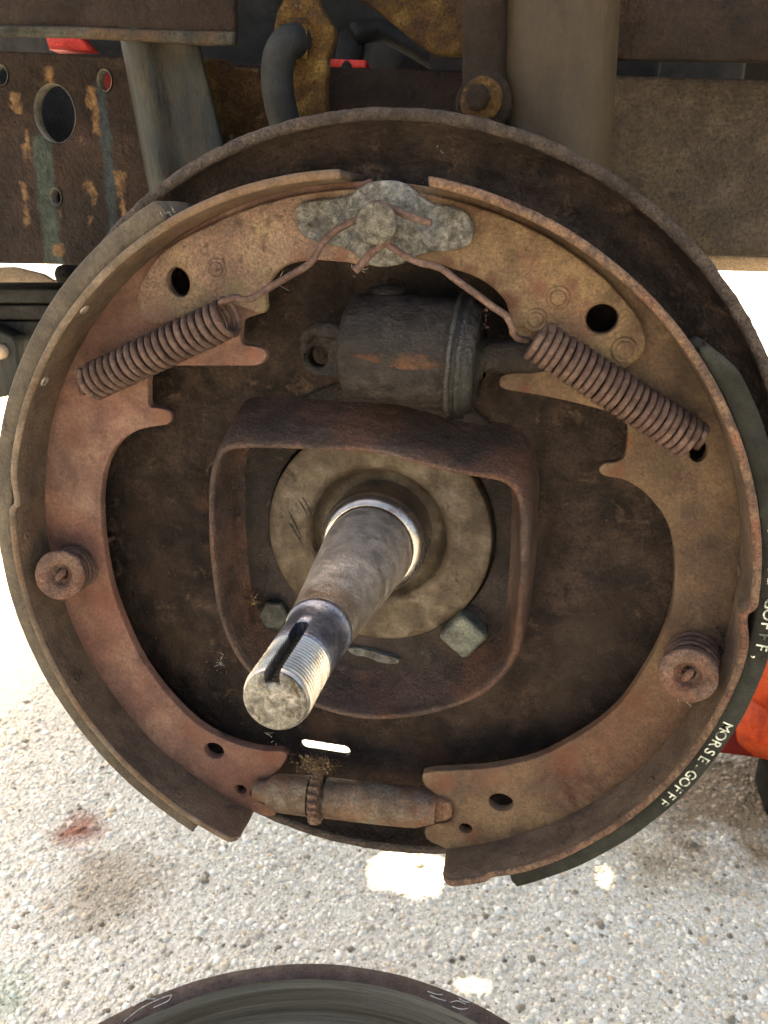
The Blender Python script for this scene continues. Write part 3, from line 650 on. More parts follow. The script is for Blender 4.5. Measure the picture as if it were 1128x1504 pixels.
# -- left shoe
Lw = [(545, 262), (546, 300), (545, 385), (510, 385), (470, 382), (440, 384), (415, 392), (398, 408), (389, 425), (387, 440), (388, 455), (375, 463), (356, 470), (353, 485), (353, 500), (360, 507), (374, 509), (385, 512), (391, 522), (385, 533), (370, 537), (335, 537), (300, 537), (265, 537), (240, 538), (222, 546), (217, 560), (217, 575), (217, 590), (221, 598), (235, 600), (248, 604), (252, 614), (246, 623), (230, 626), (205, 631), (180, 645), (162, 668), (151, 700), (147, 740), (150, 790), (158, 840), (172, 890), (200, 955), (240, 1015), (290, 1065), (340, 1091), (385, 1103), (412, 1104), (421, 1110), (416, 1122), (403, 1138), (388, 1148), (374, 1156), (366, 1166), (372, 1174), (388, 1182), (402, 1190), (404, 1197), (392, 1199)]
lsh = thing('brake_shoe', 'dusty reddish brown left brake shoe with its lining greyed by dust', 'brake shoe', V(-140, -20, 24), 'pair of curved brake shoes')
def shoe_outline(tr, h, r, n=60, first=None, last=None):
    p = ats(tr, h)
    a1 = math.atan2(p[-1][1]-CS[1], p[-1][0]-CS[0]); a0 = math.atan2(p[0][1]-CS[1], p[0][0]-CS[0])
    return p, a0, a1
p, a0, a1 = shoe_outline(Lw, 24, 149)
if a1 < 0: a1 += 2*PI
aend = ang_of(374, 1190, 24)+2*PI
arc = arcp(149.2, aend, a0+.02, 70)
def dense(p, sub=3):
    """smooth the traced side only"""
    q = smooth_open([Vector((a, b, 0)) for a, b in p], sub); return [(v.x, v.y) for v in q]
left_out = dense(p)+arc
left_holes = [circle(*at(262, 414, 24), 4.7, 5.6, rot=.3), circle(*at(314, 1103, 24), 5.0, 4.4), circle(*at(353, 1160, 24), 2.9, 2.6), circle(*at(158, 1024, 24), 1.6, 3.4, rot=-.6)]
left_holes = left_holes[:3]
obj('web', slab(left_out, 19.5, 24, holes=left_holes, bev=.4, grid=6, wob=.7, wsc=.03), M['dust_shoe'], lsh)
Lp = [(546, 266), (547, 300), (545, 384), (510, 384), (470, 381), (440, 383), (415, 391), (399, 407), (391, 425), (390, 440), (391, 453), (380, 461), (350, 450), (310, 450), (275, 462), (250, 474), (225, 476), (208, 466), (201, 445), (204, 423), (212, 406), (224, 386), (240, 368)]
p = ats(Lp, 28); aP = math.atan2(p[-1][1]-CS[1], p[-1][0]-CS[0])
rP = math.hypot(p[-1][1]-CS[1], p[-1][0]-CS[0]); a0 = math.atan2(p[0][1]-CS[1], p[0][0]-CS[0])
patch = dense(p)+[(CS[0]+(rP+(146.5-rP)*min(1, i/8))*math.cos(aP+(a0-aP)*i/30), CS[1]+(rP+(146.5-rP)*min(1, i/8))*math.sin(aP+(a0-aP)*i/30)) for i in range(1, 29)]
pl = obj('end_plate', slab(patch, 24.05, 28, holes=[circle(*at(262, 414, 28), 4.9, 5.8, rot=.3)], bev=.9, grid=5, wob=.6, wsc=.05), M['pink_patch'], lsh)
def rivet(px, py, h, r, hh, m, par):
    obj('rivet', lathe([(r*1.6*MM, -.2*MM), (r*1.5*MM, .35*MM), (r*1.3*MM, .5*MM), (r*1.12*MM, .25*MM), (r*1.03*MM, -.15*MM), (r*.98*MM, hh*.7*MM), (r*.8*MM, hh*MM), (.1*MM, hh*1.1*MM)], A(px, py, h), (0, -1, 0), 28, wob=.0001, wsc=500), m, par)
rivet(318, 395, 28.1, 2.6, .9, M['pink_patch'], lsh)
aT0 = ang_of(500, 258, 46); aT1 = ang_of(345, 1243, 46)+2*PI
nl = mknotch(ang_of(14, 738, 46)+2*PI if ang_of(14, 738, 46) < 0 else ang_of(14, 738, 46), 2.6, 1)
_nl = nl; aTL = aT1
def nl(a, r, h):
    e = abs(a-aTL)*151; r1, _ = _nl(a, r, h)
    if e < 5.5 and h > 36: h -= (5.5-math.sqrt(max(0, 5.5**2-(5.5-e)**2)))*(h-36)/10
    return r1, h
tb = obj('table', sweep(TS, aT0, aT1, 200, notch=nl, endwob=1.5, seed=1), M['dust_table'], lsh)
aL0 = ang_of(232, 300, 43); aL1 = ang_of(284, 1222, 43)+2*PI
obj('lining', sweep(LS, aL0, aL1, 160, endwob=3, seed=2), M['lining_dust'], lsh)
# table rivets with pale worn heads
def trivet(px, py, h, m, par, r=1.5):
    # on the inner face of the table (radius 149)
    best = None
    for hh in np.linspace(26, 45, 60):
        x, z = at(px, py, hh); e = abs(math.hypot(x-CS[0], z-CS[1])-148.6)
        if best is None or e < best[0]: best = (e, x, z, hh)
    _, x, z, hh = best; d = Vector((CS[0]-x, 0, CS[1]-z)).normalized()
    obj('table_rivet', lathe([(r*1.5*MM, -.3*MM), (r*1.4*MM, .3*MM), (r*.9*MM, .35*MM), (r*.6*MM, -.1*MM), (.1*MM, -.2*MM)], V(x, z, hh), d, 18), m, par)
for q in ((124, 455), (66, 560), (40, 785), (112, 997), (264, 1165)): trivet(*q, 0, M['steel'] if q[1] < 600 else M['dust_table'], lsh)

# -- right shoe
rsh = thing('brake_shoe', 'ochre brown right brake shoe whose green grey lining bears white lettering', 'brake shoe', V(120, -20, 24), 'pair of curved brake shoes')
Rw = [(549, 266), (549, 320), (551, 385), (600, 382), (640, 386), (665, 395), (690, 403), (714, 415), (732, 430), (744, 446), (750, 470), (752, 490), (765, 515), (790, 543), (779, 548), (755, 548), (738, 552), (733, 563), (742, 572), (779, 578), (830, 588), (874, 599), (905, 609), (922, 625), (921, 650), (918, 670), (905, 679), (888, 681), (880, 690), (888, 699), (914, 704), (940, 718), (962, 740), (979, 765), (989, 800), (991, 850), (986, 895), (969, 942), (945, 985), (914, 1030), (880, 1062), (844, 1085), (800, 1108), (764, 1120), (714, 1129), (660, 1132), (628, 1135), (620, 1142), (625, 1155), (638, 1166), (650, 1182), (664, 1196), (660, 1207), (640, 1211), (626, 1216), (624, 1226), (632, 1236), (649, 1243)]
p, a0, a1 = shoe_outline(Rw, 24, 149)
aend = ang_of(655, 1245, 24)
arc = arcp(149.2, aend, a0-.02, 80)
right_out = dense(p)+arc
rh = [circle(*at(884, 468, 24), 5.6, 5.2), circle(*at(736, 1179, 24), 5.6, 4.6, rot=-.15), circle(*at(684, 1217, 24), 3.1, 2.7, rot=-.2), circle(*at(1026, 663, 24), 3.2, 4.2)]
obj('web', slab(right_out, 19.5, 24, holes=rh, bev=.4, grid=6, wob=.7, wsc=.03), M['ochre_web'], rsh)
Rp = [(550, 270), (550, 320), (552, 384), (600, 381), (640, 385), (665, 394), (690, 402), (714, 414), (732, 429), (745, 446), (752, 470), (760, 482), (790, 478), (830, 500), (870, 520), (909, 541), (929, 536), (944, 520), (949, 500), (944, 478), (934, 460), (915, 438), (895, 415)]
p = ats(Rp, 28); aP = math.atan2(p[-1][1]-CS[1], p[-1][0]-CS[0]); rP = math.hypot(p[-1][1]-CS[1], p[-1][0]-CS[0]); a0 = math.atan2(p[0][1]-CS[1], p[0][0]-CS[0])
patch = dense(p)+[(CS[0]+(rP+(146.5-rP)*min(1, i/8))*math.cos(aP+(a0-aP)*i/30), CS[1]+(rP+(146.5-rP)*min(1, i/8))*math.sin(aP+(a0-aP)*i/30)) for i in range(1, 29)]
obj('end_plate', slab(patch, 24.05, 28, holes=[circle(*at(884, 468, 28), 5.8, 5.4)], bev=.9, grid=5, wob=.6, wsc=.05), M['ochre_patch'], rsh)
rivet(820, 437, 28.1, 2.7, .9, M['ochre_patch'], rsh); rivet(917, 514, 28.1, 3.0, .3, M['ochre_patch'], rsh); rivet(787, 470, 28.1, 2.7, .6, M['ochre_patch'], rsh)
aT0 = ang_of(631, 260, 46); aT1 = ang_of(650, 1300, 46)
nr1 = mknotch(ang_of(1102, 905, 46), 3.2, 1)
nr2 = mknotch(ang_of(722, 1290, 46), 1.6, -1)
def corner(a, h, ae, rad=5.5):
    e = abs(a-ae)*151
    if e < rad and h > 36: h -= (rad-math.sqrt(max(0, rad*rad-(rad-e)**2)))*(h-36)/10
    return h
def nboth(a, r, h):
    r1, _ = nr1(a, r, h); r2, _ = nr2(a, r, h); return r1+(r2-r), corner(a, h, aT1)
tbl = obj('table', sweep(TS, aT0, aT1, 260, notch=nboth, endwob=1.5, seed=3), M['dust_table'], rsh)
eb = [(148.85, 44.6), (149.1, 45.8), (150.2, 46.35), (151.5, 46.15), (152.15, 45.2), (152.1, 44.4)]
obj('table_edge', sweep(eb, aT0-.002, aT1+.002, 260, notch=nboth, seed=3), M['edge_rust'], rsh)
obj('table_edge', sweep(eb, ang_of(500, 258, 46)+.002, ang_of(345, 1243, 46)+2*PI-.002, 200, notch=nl, seed=1), M['edge_dust'], lsh)
aL0 = ang_of(1040, 505, 43); aL1 = ang_of(757, 1296, 43)
def taper(a, r, h):
    k = max(0, 1-(aL0-a)/.10)
    return (r-(r-152.3)*.55*k**1.5, h)
obj('lining', sweep(LS, aL0, aL1, 200, notch=taper, endwob=3, seed=4), M['lining'], rsh)
for q in ((1085, 838), (1083, 940), (955, 1147), (760, 1255)): trivet(*q, 0, M['dust_table'], rsh)
# lettering round the side of the right lining
def lettering(text, px0, px1, size, rmid):
    a0 = ang_of(*px0, 43); a1 = ang_of(*px1, 43); bm = bmesh.new(); n = len(text)
    for i, ch in enumerate(text):
        cu = bpy.data.curves.new('t', 'FONT'); cu.body = ch; cu.size = size*MM; cu.align_x = 'CENTER'; cu.align_y = 'CENTER'; cu.extrude = .00002; cu.offset = .00006
        ob = bpy.data.objects.new('t', cu); COL.objects.link(ob); bpy.context.view_layer.update()
        me = bpy.data.meshes.new_from_object(ob.evaluated_get(bpy.context.evaluated_depsgraph_get())); bpy.data.objects.remove(ob)
        a = a0+(a1-a0)*i/(n-1)
        # letter tops point outward; text runs clockwise
        up = Vector((math.cos(a), 0, math.sin(a))); rt = Vector((math.sin(a), 0, -math.cos(a)))
        ctr = V(CS[0]+rmid*math.cos(a), CS[1]+rmid*math.sin(a), 43.4)
        mtx = Matrix(((rt.x, up.x, 0, ctr.x), (rt.y, up.y, -1, ctr.y), (rt.z, up.z, 0, ctr.z), (0, 0, 0, 1)))
        me.transform(mtx); bm.from_mesh(me); bpy.data.meshes.remove(me)
    return obj('printed_lettering', bm, M['print'], rsh, smooth=False)
lettering('MORSE-GOFFF,', (1122, 786), (1110, 965), 6.2, 156.6)
lettering('MORSE-GOFFF', (1068, 1068), (976, 1178), 5.8, 156.4)

# ------------------------------------------------------------------ anchor pin and guide plate
ap = thing('anchor_guide_plate', 'galvanised grey bow shaped guide plate held under the anchor pin', 'guide plate', A(552, 328, 30))
Gp = [(433, 312), (440, 299), (460, 293), (490, 291), (515, 286), (530, 274), (550, 266), (580, 265), (600, 273), (620, 290), (640, 300), (665, 303), (685, 312), (694, 326), (695, 345), (688, 360), (665, 368), (635, 370), (607, 377), (590, 387), (565, 392), (542, 389), (527, 379), (510, 366), (480, 359), (452, 351), (438, 338)]
gx, gz = at(560, 330, 31)
def ghump(x, z):
    d = math.hypot((x-gx)/9, (z-gz)/12); e = abs((x-gx)*.35+(z-gz)*.94-3)/2.6; return 2.4*math.exp(-d*d)+1.3*math.exp(-e*e)*math.exp(-((x-gx)/20)**4)
obj('plate', slab(smooth_closed(ats(Gp, 31), 3), 28.3, 31.2, bev=1.1, grid=2.2, wob=.7, wsc=.12, hfun=ghump), M['silver'], ap)
an = thing('anchor_pin', 'round flat headed anchor pin at the top holding both spring hooks', 'pin', A(552, 328, 40))
pc = A(552, 328, 46)
obj('head', lathe([(4.6*MM, -4*MM), (6.8*MM, -3.8*MM), (7.1*MM, -3.2*MM), (7.1*MM, -.6*MM), (6.8*MM, 0), (6.2*MM, .2*MM), (3*MM, .25*MM), (.1*MM, .3*MM)], pc, (0, -1, 0), 48, wob=.00018, wsc=420), M['pin'], an)
obj('shank', lathe([(4.6*MM, -16*MM), (4.6*MM, -3.9*MM)], pc, (0, -1, 0), 32), M['pin'], an)

# ------------------------------------------------------------------ return springs
def spring(label, a, b, n, R, wr, arm, tail0, phase=0, hand=1):
    t = thing('return_spring', label, 'spring', (a+b)/2, 'pair of brake shoe return springs')
    ax = (b-a); ln = ax.length; ax.normalize(); u = ax.cross(Vector((0, 1, 0))).normalized(); w = ax.cross(u)
    P = []; st = 20
    for i in range(n*st+1):
        th_ = phase+2*PI*i/st; s = i/(n*st)
        rr = R*(1+.012*math.sin(i*.37))
        if i > n*st-st: rr *= 1
        P.append(a+ax*(ln*s+.00012*math.sin(i*.11))+(u*math.cos(th_)+w*math.sin(th_))*rr)
    obj('coil', tube(P, wr, 10, rough=.00008), M['spring'], t)
    obj('hook_arm', tube(smooth_open((([P[-4], P[-1]] if hand > 0 else []))+arm, 8), wr, 12, rough=.00008), M['spring'], t)
    obj('end_hook', tube(smooth_open([P[2], P[0]]+tail0, 5), wr, 10), M['spring'], t)
    return t
spring('rusty coil spring slanting up to the right over the left brake shoe',
       A(134, 562, 33.5), A(340, 464, 38.5), 20, 6.7*MM, 1.32*MM,
       [A(346, 437, 44), A(357, 440, 43.5), A(372, 437, 42.5), A(400, 420, 41.5), A(427, 404, 41), A(451, 390, 41), A(462, 378, 41), A(470, 362, 41), A(486, 344, 41), A(506, 331, 40.5), A(526, 321, 40), A(540, 305, 39.5), A(556, 299, 39.5), A(574, 306, 40), A(600, 317, 41), A(633, 327, 42)],
       [A(122, 575, 28), A(120, 572, 22)], phase=.5)
spring('rusty coil spring slanting down to the right over the right brake shoe',
       A(1019, 648, 31.5), A(787, 498, 38.5), 24, 6.7*MM, 1.27*MM,
       [A(776, 500, 33), A(762, 497, 36), A(754, 490, 39), A(752, 480, 41), A(743, 464, 41.5), A(723, 450, 41), A(706, 437, 40.5), A(688, 424, 40), A(670, 411, 39.5), A(652, 397, 39), A(636, 390, 38.5), A(621, 387, 38), A(598, 378, 37), A(580, 366, 36.5), A(566, 355, 36.5), A(571, 338, 36.5), A(572, 318, 36.5), A(556, 304, 36.5), A(536, 308, 36.5), A(530, 328, 36.5), A(538, 347, 36.8), A(556, 357, 37.5), A(549, 366, 38.5), A(535, 383, 39), A(521, 398, 39.5)][:16],
       [A(1024, 655, 26), A(1025, 657, 16)], phase=2.2, hand=-1)
# short cut end of the right hook that loops round the pin
rs = bpy.data.objects.get('return_spring.001')
obj('hook_end', tube(smooth_open([A(575, 335, 36.6), A(571, 350, 37), A(562, 359, 38), A(546, 370, 38.5), A(534, 384, 39), A(521, 398, 39.5)], 6), 1.5*MM, 12, rough=.00015), M['spring'], rs)

# ------------------------------------------------------------------ hold-down springs
def holddown(label, bpx, cpx, hb, hc):
    a = A(*bpx, hb); b = A(*cpx, hc); ax = (b-a).normalized(); ln = (b-a).length
    t = thing('hold_down_spring', label, 'hold-down spring', a, 'hold-down springs of the shoes')
    obj('cap', lathe([(9.6*MM, -3*MM), (10.8*MM, -2*MM), (11.1*MM, -.8*MM), (10.9*MM, 0), (10.2*MM, .45*MM), (8*MM, .5*MM), (6*MM, .2*MM), (5*MM, -.8*MM), (4.5*MM, -2.6*MM), (3.2*MM, -3.2*MM), (2.6*MM, -3.3*MM), (2.5*MM, -5*MM)], b, ax, 44, wob=.00025, wsc=260), M['holdcap'], t)
    u = ax.orthogonal().normalized(); w = ax.cross(u); P = []
    for i in range(4*22+1):
        th_ = 2*PI*i/22; P.append(a+ax*(ln-.0025)*i/88+(u*math.cos(th_)+w*math.sin(th_))*9.9*MM)
    obj('coil', tube(P, .95*MM, 8, rough=.0001), M['spring'], t)
    pn = lathe([(1.3*MM, -14*MM), (1.3*MM, -2*MM)], b, ax, 10)
    obj('pin', pn, M['holdcap'], t)
    sd_ = (CU*.8+CR*.6); sd_ = (sd_-ax*sd_.dot(ax)).normalized()
    obj('pin_head', tube([b-ax*.0014-sd_*.0030, b-ax*.0006-sd_*.0012, b-ax*.0006+sd_*.0012, b-ax*.0014+sd_*.0030], [.9*MM, 1.5*MM, 1.5*MM, .9*MM], 10), M['holdcap'], t)
holddown('round cupped spring cap on the left brake shoe, tilted to show its coils', (112, 832), (88, 845), 24.2, 43)
holddown('round cupped spring cap on the right brake shoe beside a lump of grime', (1019, 960), (1010, 993), 24.2, 45.5)

# ------------------------------------------------------------------ wheel cylinder
wc = thing('wheel_cylinder', 'black oily brake cylinder with a rust streak above the hub', 'brake cylinder', A(600, 510, 20))
ca, cb = A(508, 506, 21), A(672, 524, 23); ax = (cb-ca).normalized(); ln = (cb-ca).length
body = obj('body', lathe([(.1*MM, -.5*MM), (10*MM, 0), (16*MM, .8*MM), (19*MM, 2.6*MM), (20.4*MM, 5.5*MM), (21*MM, 10*MM), (21.3*MM, 25*MM), (21.5*MM, ln+.5*MM)], ca, ax, 72, wob=.0006, wsc=90), M['cyl'], wc)
obj('boss', lathe([(8.5*MM, -6*MM), (8*MM, 2*MM), (6.5*MM, 4*MM), (.1*MM, 4.6*MM)], A(568, 437, 18), (-.1, -.1, 1), 24, wob=.0005, wsc=200), M['cyl'], wc)
obj('clamp_ring', lathe([(21*MM, -1*MM), (25*MM, -.8*MM), (25.6*MM, -.2*MM), (25.6*MM, .8*MM), (24.6*MM, 1.3*MM), (23.4*MM, 1.5*MM), (23.2*MM, 2.4*MM), (23.8*MM, 2.9*MM), (23.4*MM, 4.4*MM), (21.6*MM, 5*MM), (21.4*MM, 6*MM), (20*MM, 8.2*MM), (16*MM, 9*MM), (9*MM, 9.4*MM), (7*MM, 11*MM)], cb, ax, 80, wob=.0005, wsc=160), M['rubber'], wc)
obj('push_rod', lathe([(6.2*MM, 0), (6.4*MM, 8*MM), (6.2*MM, 16*MM), (5.6*MM, 26*MM), (4.6*MM, 38*MM), (.1*MM, 40*MM)], cb+ax*.010+Vector((0, 0, .0012)), (A(812, 528, 25)-cb-ax*.010), 28, wob=.0004, wsc=300), M['cyl'], wc)
Ear = [(515, 486), (495, 488), (475, 483), (458, 481), (446, 487), (440, 500), (440, 520), (444, 540), (456, 550), (478, 555), (500, 557), (515, 556)]
obj('ear', slab(dense(ats(Ear, 22))+[], 14, 22, holes=[circle(*at(466, 524, 22), 4.2, n=24)], bev=1.6, grid=3, wob=.8, wsc=.2), M['cyl'], wc)
obj('rib', tube(smooth_open([A(520, 490, 24), A(500, 488, 25), A(478, 484, 24.5), A(458, 486, 23.5), A(447, 500, 22.5)], 6), [(.0032 if i < 16 else .0024) for i in range(25)], 12, rough=.0006), M['cyl'], wc)
# rust streak: a thin crust lying on the barrel
def crust():
    bm = bmesh.new(); rows = []
    u = ax.cross(Vector((0, 0, 1))).normalized(); w = u.cross(ax).normalized()
    dirc = [(u*math.cos(2*PI*k/720)+w*math.sin(2*PI*k/720)) for k in range(720)]
    mid = (ca+cb)/2
    def ang(px, py, f):
        base = ca+(cb-ca)*f; return min(range(720), key=lambda k: (math.hypot(project(base+dirc[k]*.0215)[0]-px, project(base+dirc[k]*.0215)[1]-py) if dirc[k].dot(CAM-mid) > 0 else 9e9))
    k0 = ang(560, 527, .4)
    for i in range(29):
        f = .18+.80*i/28; row = []
        wd = (2+11*min(1, i/16))*(1+.35*noise.noise(Vector((i*.5, 0, 0))))*math.sin(PI*min(1, (i+.6)/29*1.0))**.35
        for j in range(9):
            s = (j-4)/4
            k = k0+f*4+s*wd*1.6
            a = 2*PI*k/720; d = u*math.cos(a)+w*math.sin(a)
            lift = .00055*(1-s*s)-.0001+.0003*noise.noise(Vector((i*.7, j*.8, 3)))
            row.append(bm.verts.new(ca+(cb-ca)*f+d*(.0213+lift)))
        rows.append(row)
    for a, b in zip(rows, rows[1:]):
        for j in range(8): bm.faces.new((a[j], a[j+1], b[j+1], b[j]))
    return bm
obj('rust_streak', crust(), M['cylrust'], wc)

# ------------------------------------------------------------------ adjuster
adj = thing('adjuster', 'rusty star wheel adjuster joining the lower ends of the shoes', 'adjuster', A(500, 1170, 28))
a0_, a1_ = A(372, 1160, 28), A(664, 1192, 27); ax2 = (a1_-a0_).normalized(); la = (a1_-a0_).length
fr = lambda px, py: (A(px, py, 28)-a0_).dot(ax2)
obj('socket', lathe([(.1*MM, 0), (3.4*MM, .2*MM), (4.6*MM, 2*MM), (5.2*MM, 6*MM), (7.6*MM, 9*MM), (8.6*MM, 11.5*MM), (9.0*MM, 14*MM), (9.3*MM, fr(455, 1168))], a0_, ax2, 40, wob=.0004, wsc=220), M['adjuster'], adj)
obj('threaded_stem', lathe([(6.8*MM, fr(452, 1168)), (7*MM, fr(500, 1172))], a0_, ax2, 32), M['adjuster'], adj)
obj('barrel', lathe([(6*MM, fr(478, 1172)), (8.6*MM, fr(478, 1172)), (9.2*MM, fr(478, 1172)+.8*MM), (9.3*MM, fr(560, 1180)), (9.1*MM, fr(600, 1186)), (8.9*MM, fr(612, 1187)), (7.2*MM, fr(628, 1189)), (6.2*MM, fr(640, 1190))], a0_, ax2, 48, wob=.0003, wsc=220), M['adjuster'], adj)
fk = [(600, 1168), (625, 1172), (645, 1177), (662, 1183), (663, 1203), (648, 1208), (625, 1211), (602, 1208)]
obj('fork', slab(smooth_closed(ats(fk, 27.5), 2), 21, 27.5, bev=1.6, grid=3, wob=.4, wsc=.2), M['adjuster'], adj)
# star wheel with teeth
def star():
    bm = bmesh.new(); u = ax2.cross(Vector((0, 0, 1))).normalized(); w = u.cross(ax2).normalized(); n = 20; rings = []
    c0 = a0_+ax2*fr(466, 1170)
    for d, kk in ((-2.4, .92), (-2.0, 1), (2.0, 1), (2.4, .92)):
        ring = []
        for k in range(n*6):
            a = 2*PI*k/(n*6); tooth = (k % 6) in (0, 1, 2)
            r = (12.6 if tooth else 10.6)*(.97 if k % 6 in (0, 2) else 1)*kk
            ring.append(bm.verts.new(c0+ax2*(d*MM+.0005*noise.noise(Vector((k*.1, 0, 0))))+(u*math.cos(a)+w*math.sin(a))*r*MM))
        rings.append(ring)
    m = n*6
    for a, b in zip(rings, rings[1:]):
        for k in range(m): j = (k+1) % m; bm.faces.new((a[k], a[j], b[j], b[k]))
    bm.faces.new(rings[0][::-1]); bm.faces.new(rings[-1]); bmesh.ops.recalc_face_normals(bm, faces=bm.faces); return bm
obj('star_wheel', star(), M['edge_rust'], adj, smooth=False)

# ------------------------------------------------------------------ grime, fluff, cobwebs
def clump(name, label, cat, ctr, rad, n, m, seed, hair=0):
    rg = random.Random(seed); bm = bmesh.new()
    for i in range(n):
        c = ctr+Vector((rg.gauss(0, 1)*rad[0], rg.gauss(0, 1)*rad[1], rg.gauss(0, 1)*rad[2]))*MM
        b2 = bmesh.new(); bmesh.ops.create_icosphere(b2, subdivisions=1, radius=rg.uniform(.25, .8)*MM)
        s = Vector((rg.uniform(.6, 1.6), rg.uniform(.5, 1.2), rg.uniform(.6, 1.4)))
        for v in b2.verts: v.co = Vector((v.co.x*s.x, v.co.y*s.y, v.co.z*s.z))*(1+rg.uniform(-.25, .25))+c
        me = bpy.data.meshes.new('t'); b2.to_mesh(me); b2.free(); bm.from_mesh(me); bpy.data.meshes.remove(me)
    for i in range(hair):
        c = ctr+Vector((rg.gauss(0, 1)*rad[0], rg.gauss(0, 1)*rad[1], rg.gauss(0, 1)*rad[2]))*MM
        pts = [c]
        d = Vector((rg.gauss(0, 1), rg.gauss(0, 1)*.4, rg.gauss(0, 1))).normalized()
        for k in range(4):
            d = (d+Vector((rg.gauss(0, .5), rg.gauss(0, .3), rg.gauss(0, .5)))).normalized(); pts.append(pts[-1]+d*rg.uniform(.6, 1.6)*MM)
        tube(smooth_open(pts, 2), .07*MM, 4, bm=bm)
    o = obj(name, bm, m); tag(o, label, cat, kind='stuff'); return o
clump('grime', 'crumbly tuft of dirt and cobweb on top of the star wheel', 'dirt', A(462, 1122, 34), (4.4, 2, 1.4), 90, M['fluff'], 1, 110)
clump('grime', 'dark greasy lump beside the right hold-down spring', 'dirt', A(1056, 958, 28), (1.8, 1.5, 4.2), 46, M['cyl'], 2, 0)
clump('grime', 'yellow crumb of dirt inside the left wall of the hub collar', 'dirt', A(373, 884, 18), (1.2, 1, 1.9), 16, M['fluff'], 3, 6)
clump('grime', 'brown dirt stuck on the clamp ring of the brake cylinder', 'dirt', A(705, 466, 24), (1.2, 1.2, 2.2), 26, M['holdcap'], 4, 0)
def webs():
    bm = bmesh.new(); rg = random.Random(5)
    for (px, py, h, n, s) in ((215, 352, 43, 6, .9), (325, 972, 12, 14, 1.6), (400, 405, 22, 10, 3), (117, 556, 38, 10, 1.2), (247, 310, 44, 8, 1.5), (1005, 1030, 44, 3, 1.5), (400, 1080, 25, 6, 2), (525, 395, 39, 8, 1.3), (640, 215, 5, 2, .8), (900, 690, 3, 3, 1)):
        for i in range(n):
            a = A(px, py, h)+Vector((rg.gauss(0, s), rg.gauss(0, s*.4), rg.gauss(0, s)))*MM; b = a+Vector((rg.gauss(0, s), rg.gauss(0, s*.4), rg.gauss(0, s)))*MM
            mid = (a+b)/2-Vector((0, 0, rg.uniform(.1, .6)*MM))
            tube([a, mid, b], .045*MM, 3, bm=bm)
    return tag(obj('cobweb', bm, M['web_hair']), 'fine pale cobweb threads and lint caught on the brake parts', 'cobweb', kind='stuff')
webs()
def flecks():
    bm = bmesh.new(); rg = random.Random(8)
    for i in range(420):
        a = rg.uniform(0, 2*PI); r = math.sqrt(rg.uniform(60**2, 145**2)); s = rg.choice([.18, .25, .35, .5])*MM
        b2 = bmesh.new(); bmesh.ops.create_icosphere(b2, subdivisions=1, radius=s)
        for v in b2.verts: v.co = Vector((v.co.x*rg.uniform(.6, 1.8), v.co.y*.6, v.co.z*rg.uniform(.6, 1.5)))+V(r*math.cos(a), r*math.sin(a), .5)
        me = bpy.data.meshes.new('t'); b2.to_mesh(me); b2.free(); bm.from_mesh(me); bpy.data.meshes.remove(me)
    return tag(obj('rust_flecks', bm, M['collar']), 'loose rust flecks and grit sticking to the dark backing plate', 'grit', kind='stuff')
flecks()

# ------------------------------------------------------------------ truck chassis behind
tf = thing('truck_chassis', 'rusty truck frame rail with its beams and brackets behind the brake', 'truck chassis', V(0, 150, -120))
def quad_px(pts, h0, h1, bev=1, **k): return slab(ats(pts, h1), h0, h1, bev=bev, **k)
HR = -120
holesL = [circle(*at(81, 167, HR), 12.5, 15, n=40), circle(*at(154, 118, HR), 4.2, 5.4, n=24), circle(*at(82, 289, HR), 3.6, 4.8, n=24), circle(*at(0, 110, HR), 5, 5.4, n=24)]
obj('frame_rail', slab(ats([(-500, 62), (-60, 72), (60, 77), (188, 84), (430, 96), (700, 104), (700, 400), (430, 396), (200, 391), (60, 388), (-500, 380)], HR), HR-6, HR, holes=holesL, bev=1.2, grid=14, wob=1.2, wsc=.02), M['railleft'], tf)
M['holewall'] = mat('bare_hole_wall', [C('57534c'), C('6f6b62'), C('86827a')], 80, rough=(.5, .7), bump=.3)
for (px_, py_, rx_, rz_) in ((81, 167, 12.4, 14.9), (154, 118, 4.1, 5.3), (82, 289, 3.5, 4.7), (0, 110, 4.9, 5.3)):
    bmh = bmesh.new(); c1 = circle(*at(px_, py_, HR), rx_, rz_, n=40)
    ra, rb = [bmh.verts.new(V(p[0], p[1], HR-7)) for p in c1], [bmh.verts.new(V(p[0], p[1], HR+.6)) for p in c1]
    rc = [bmh.verts.new(V(p[0], p[1], HR+.6)) for p in circle(*at(px_, py_, HR), rx_+.25, rz_+.25, n=40)]
    for a_, b_ in ((ra, rb), (rb, rc)):
        for k in range(40): bmh.faces.new((a_[k], a_[(k+1) % 40], b_[(k+1) % 40], b_[k]))
    obj('hole_wall', bmh, M['holewall'], tf)
obj('rail_back', slab(ats([(-500, 62), (700, 104), (700, 400), (-500, 380)], HR), HR-58, HR-54, bev=1), M['dark'], tf)
obj('rail_flange', box(V(*at(150, 386, HR), HR-32)+Vector((0, 0, .002)), (.5, .056, .005), bev=.001), M['rail'], tf)
obj('rail_channel', slab(ats([(700, 104), (865, 108), (1128, 116), (1700, 128), (1700, 392), (1128, 378), (1030, 374), (865, 372), (700, 370)], HR+6), HR-8, HR+6, bev=3, grid=14, wob=1.2, wsc=.02), M['railright'], tf)
obj('sill', slab(ats([(980, 372), (1128, 376), (1500, 386), (1500, 412), (1128, 400), (980, 396)], HR-40), HR-90, HR-40, bev=3), M['rootpaint'], tf)
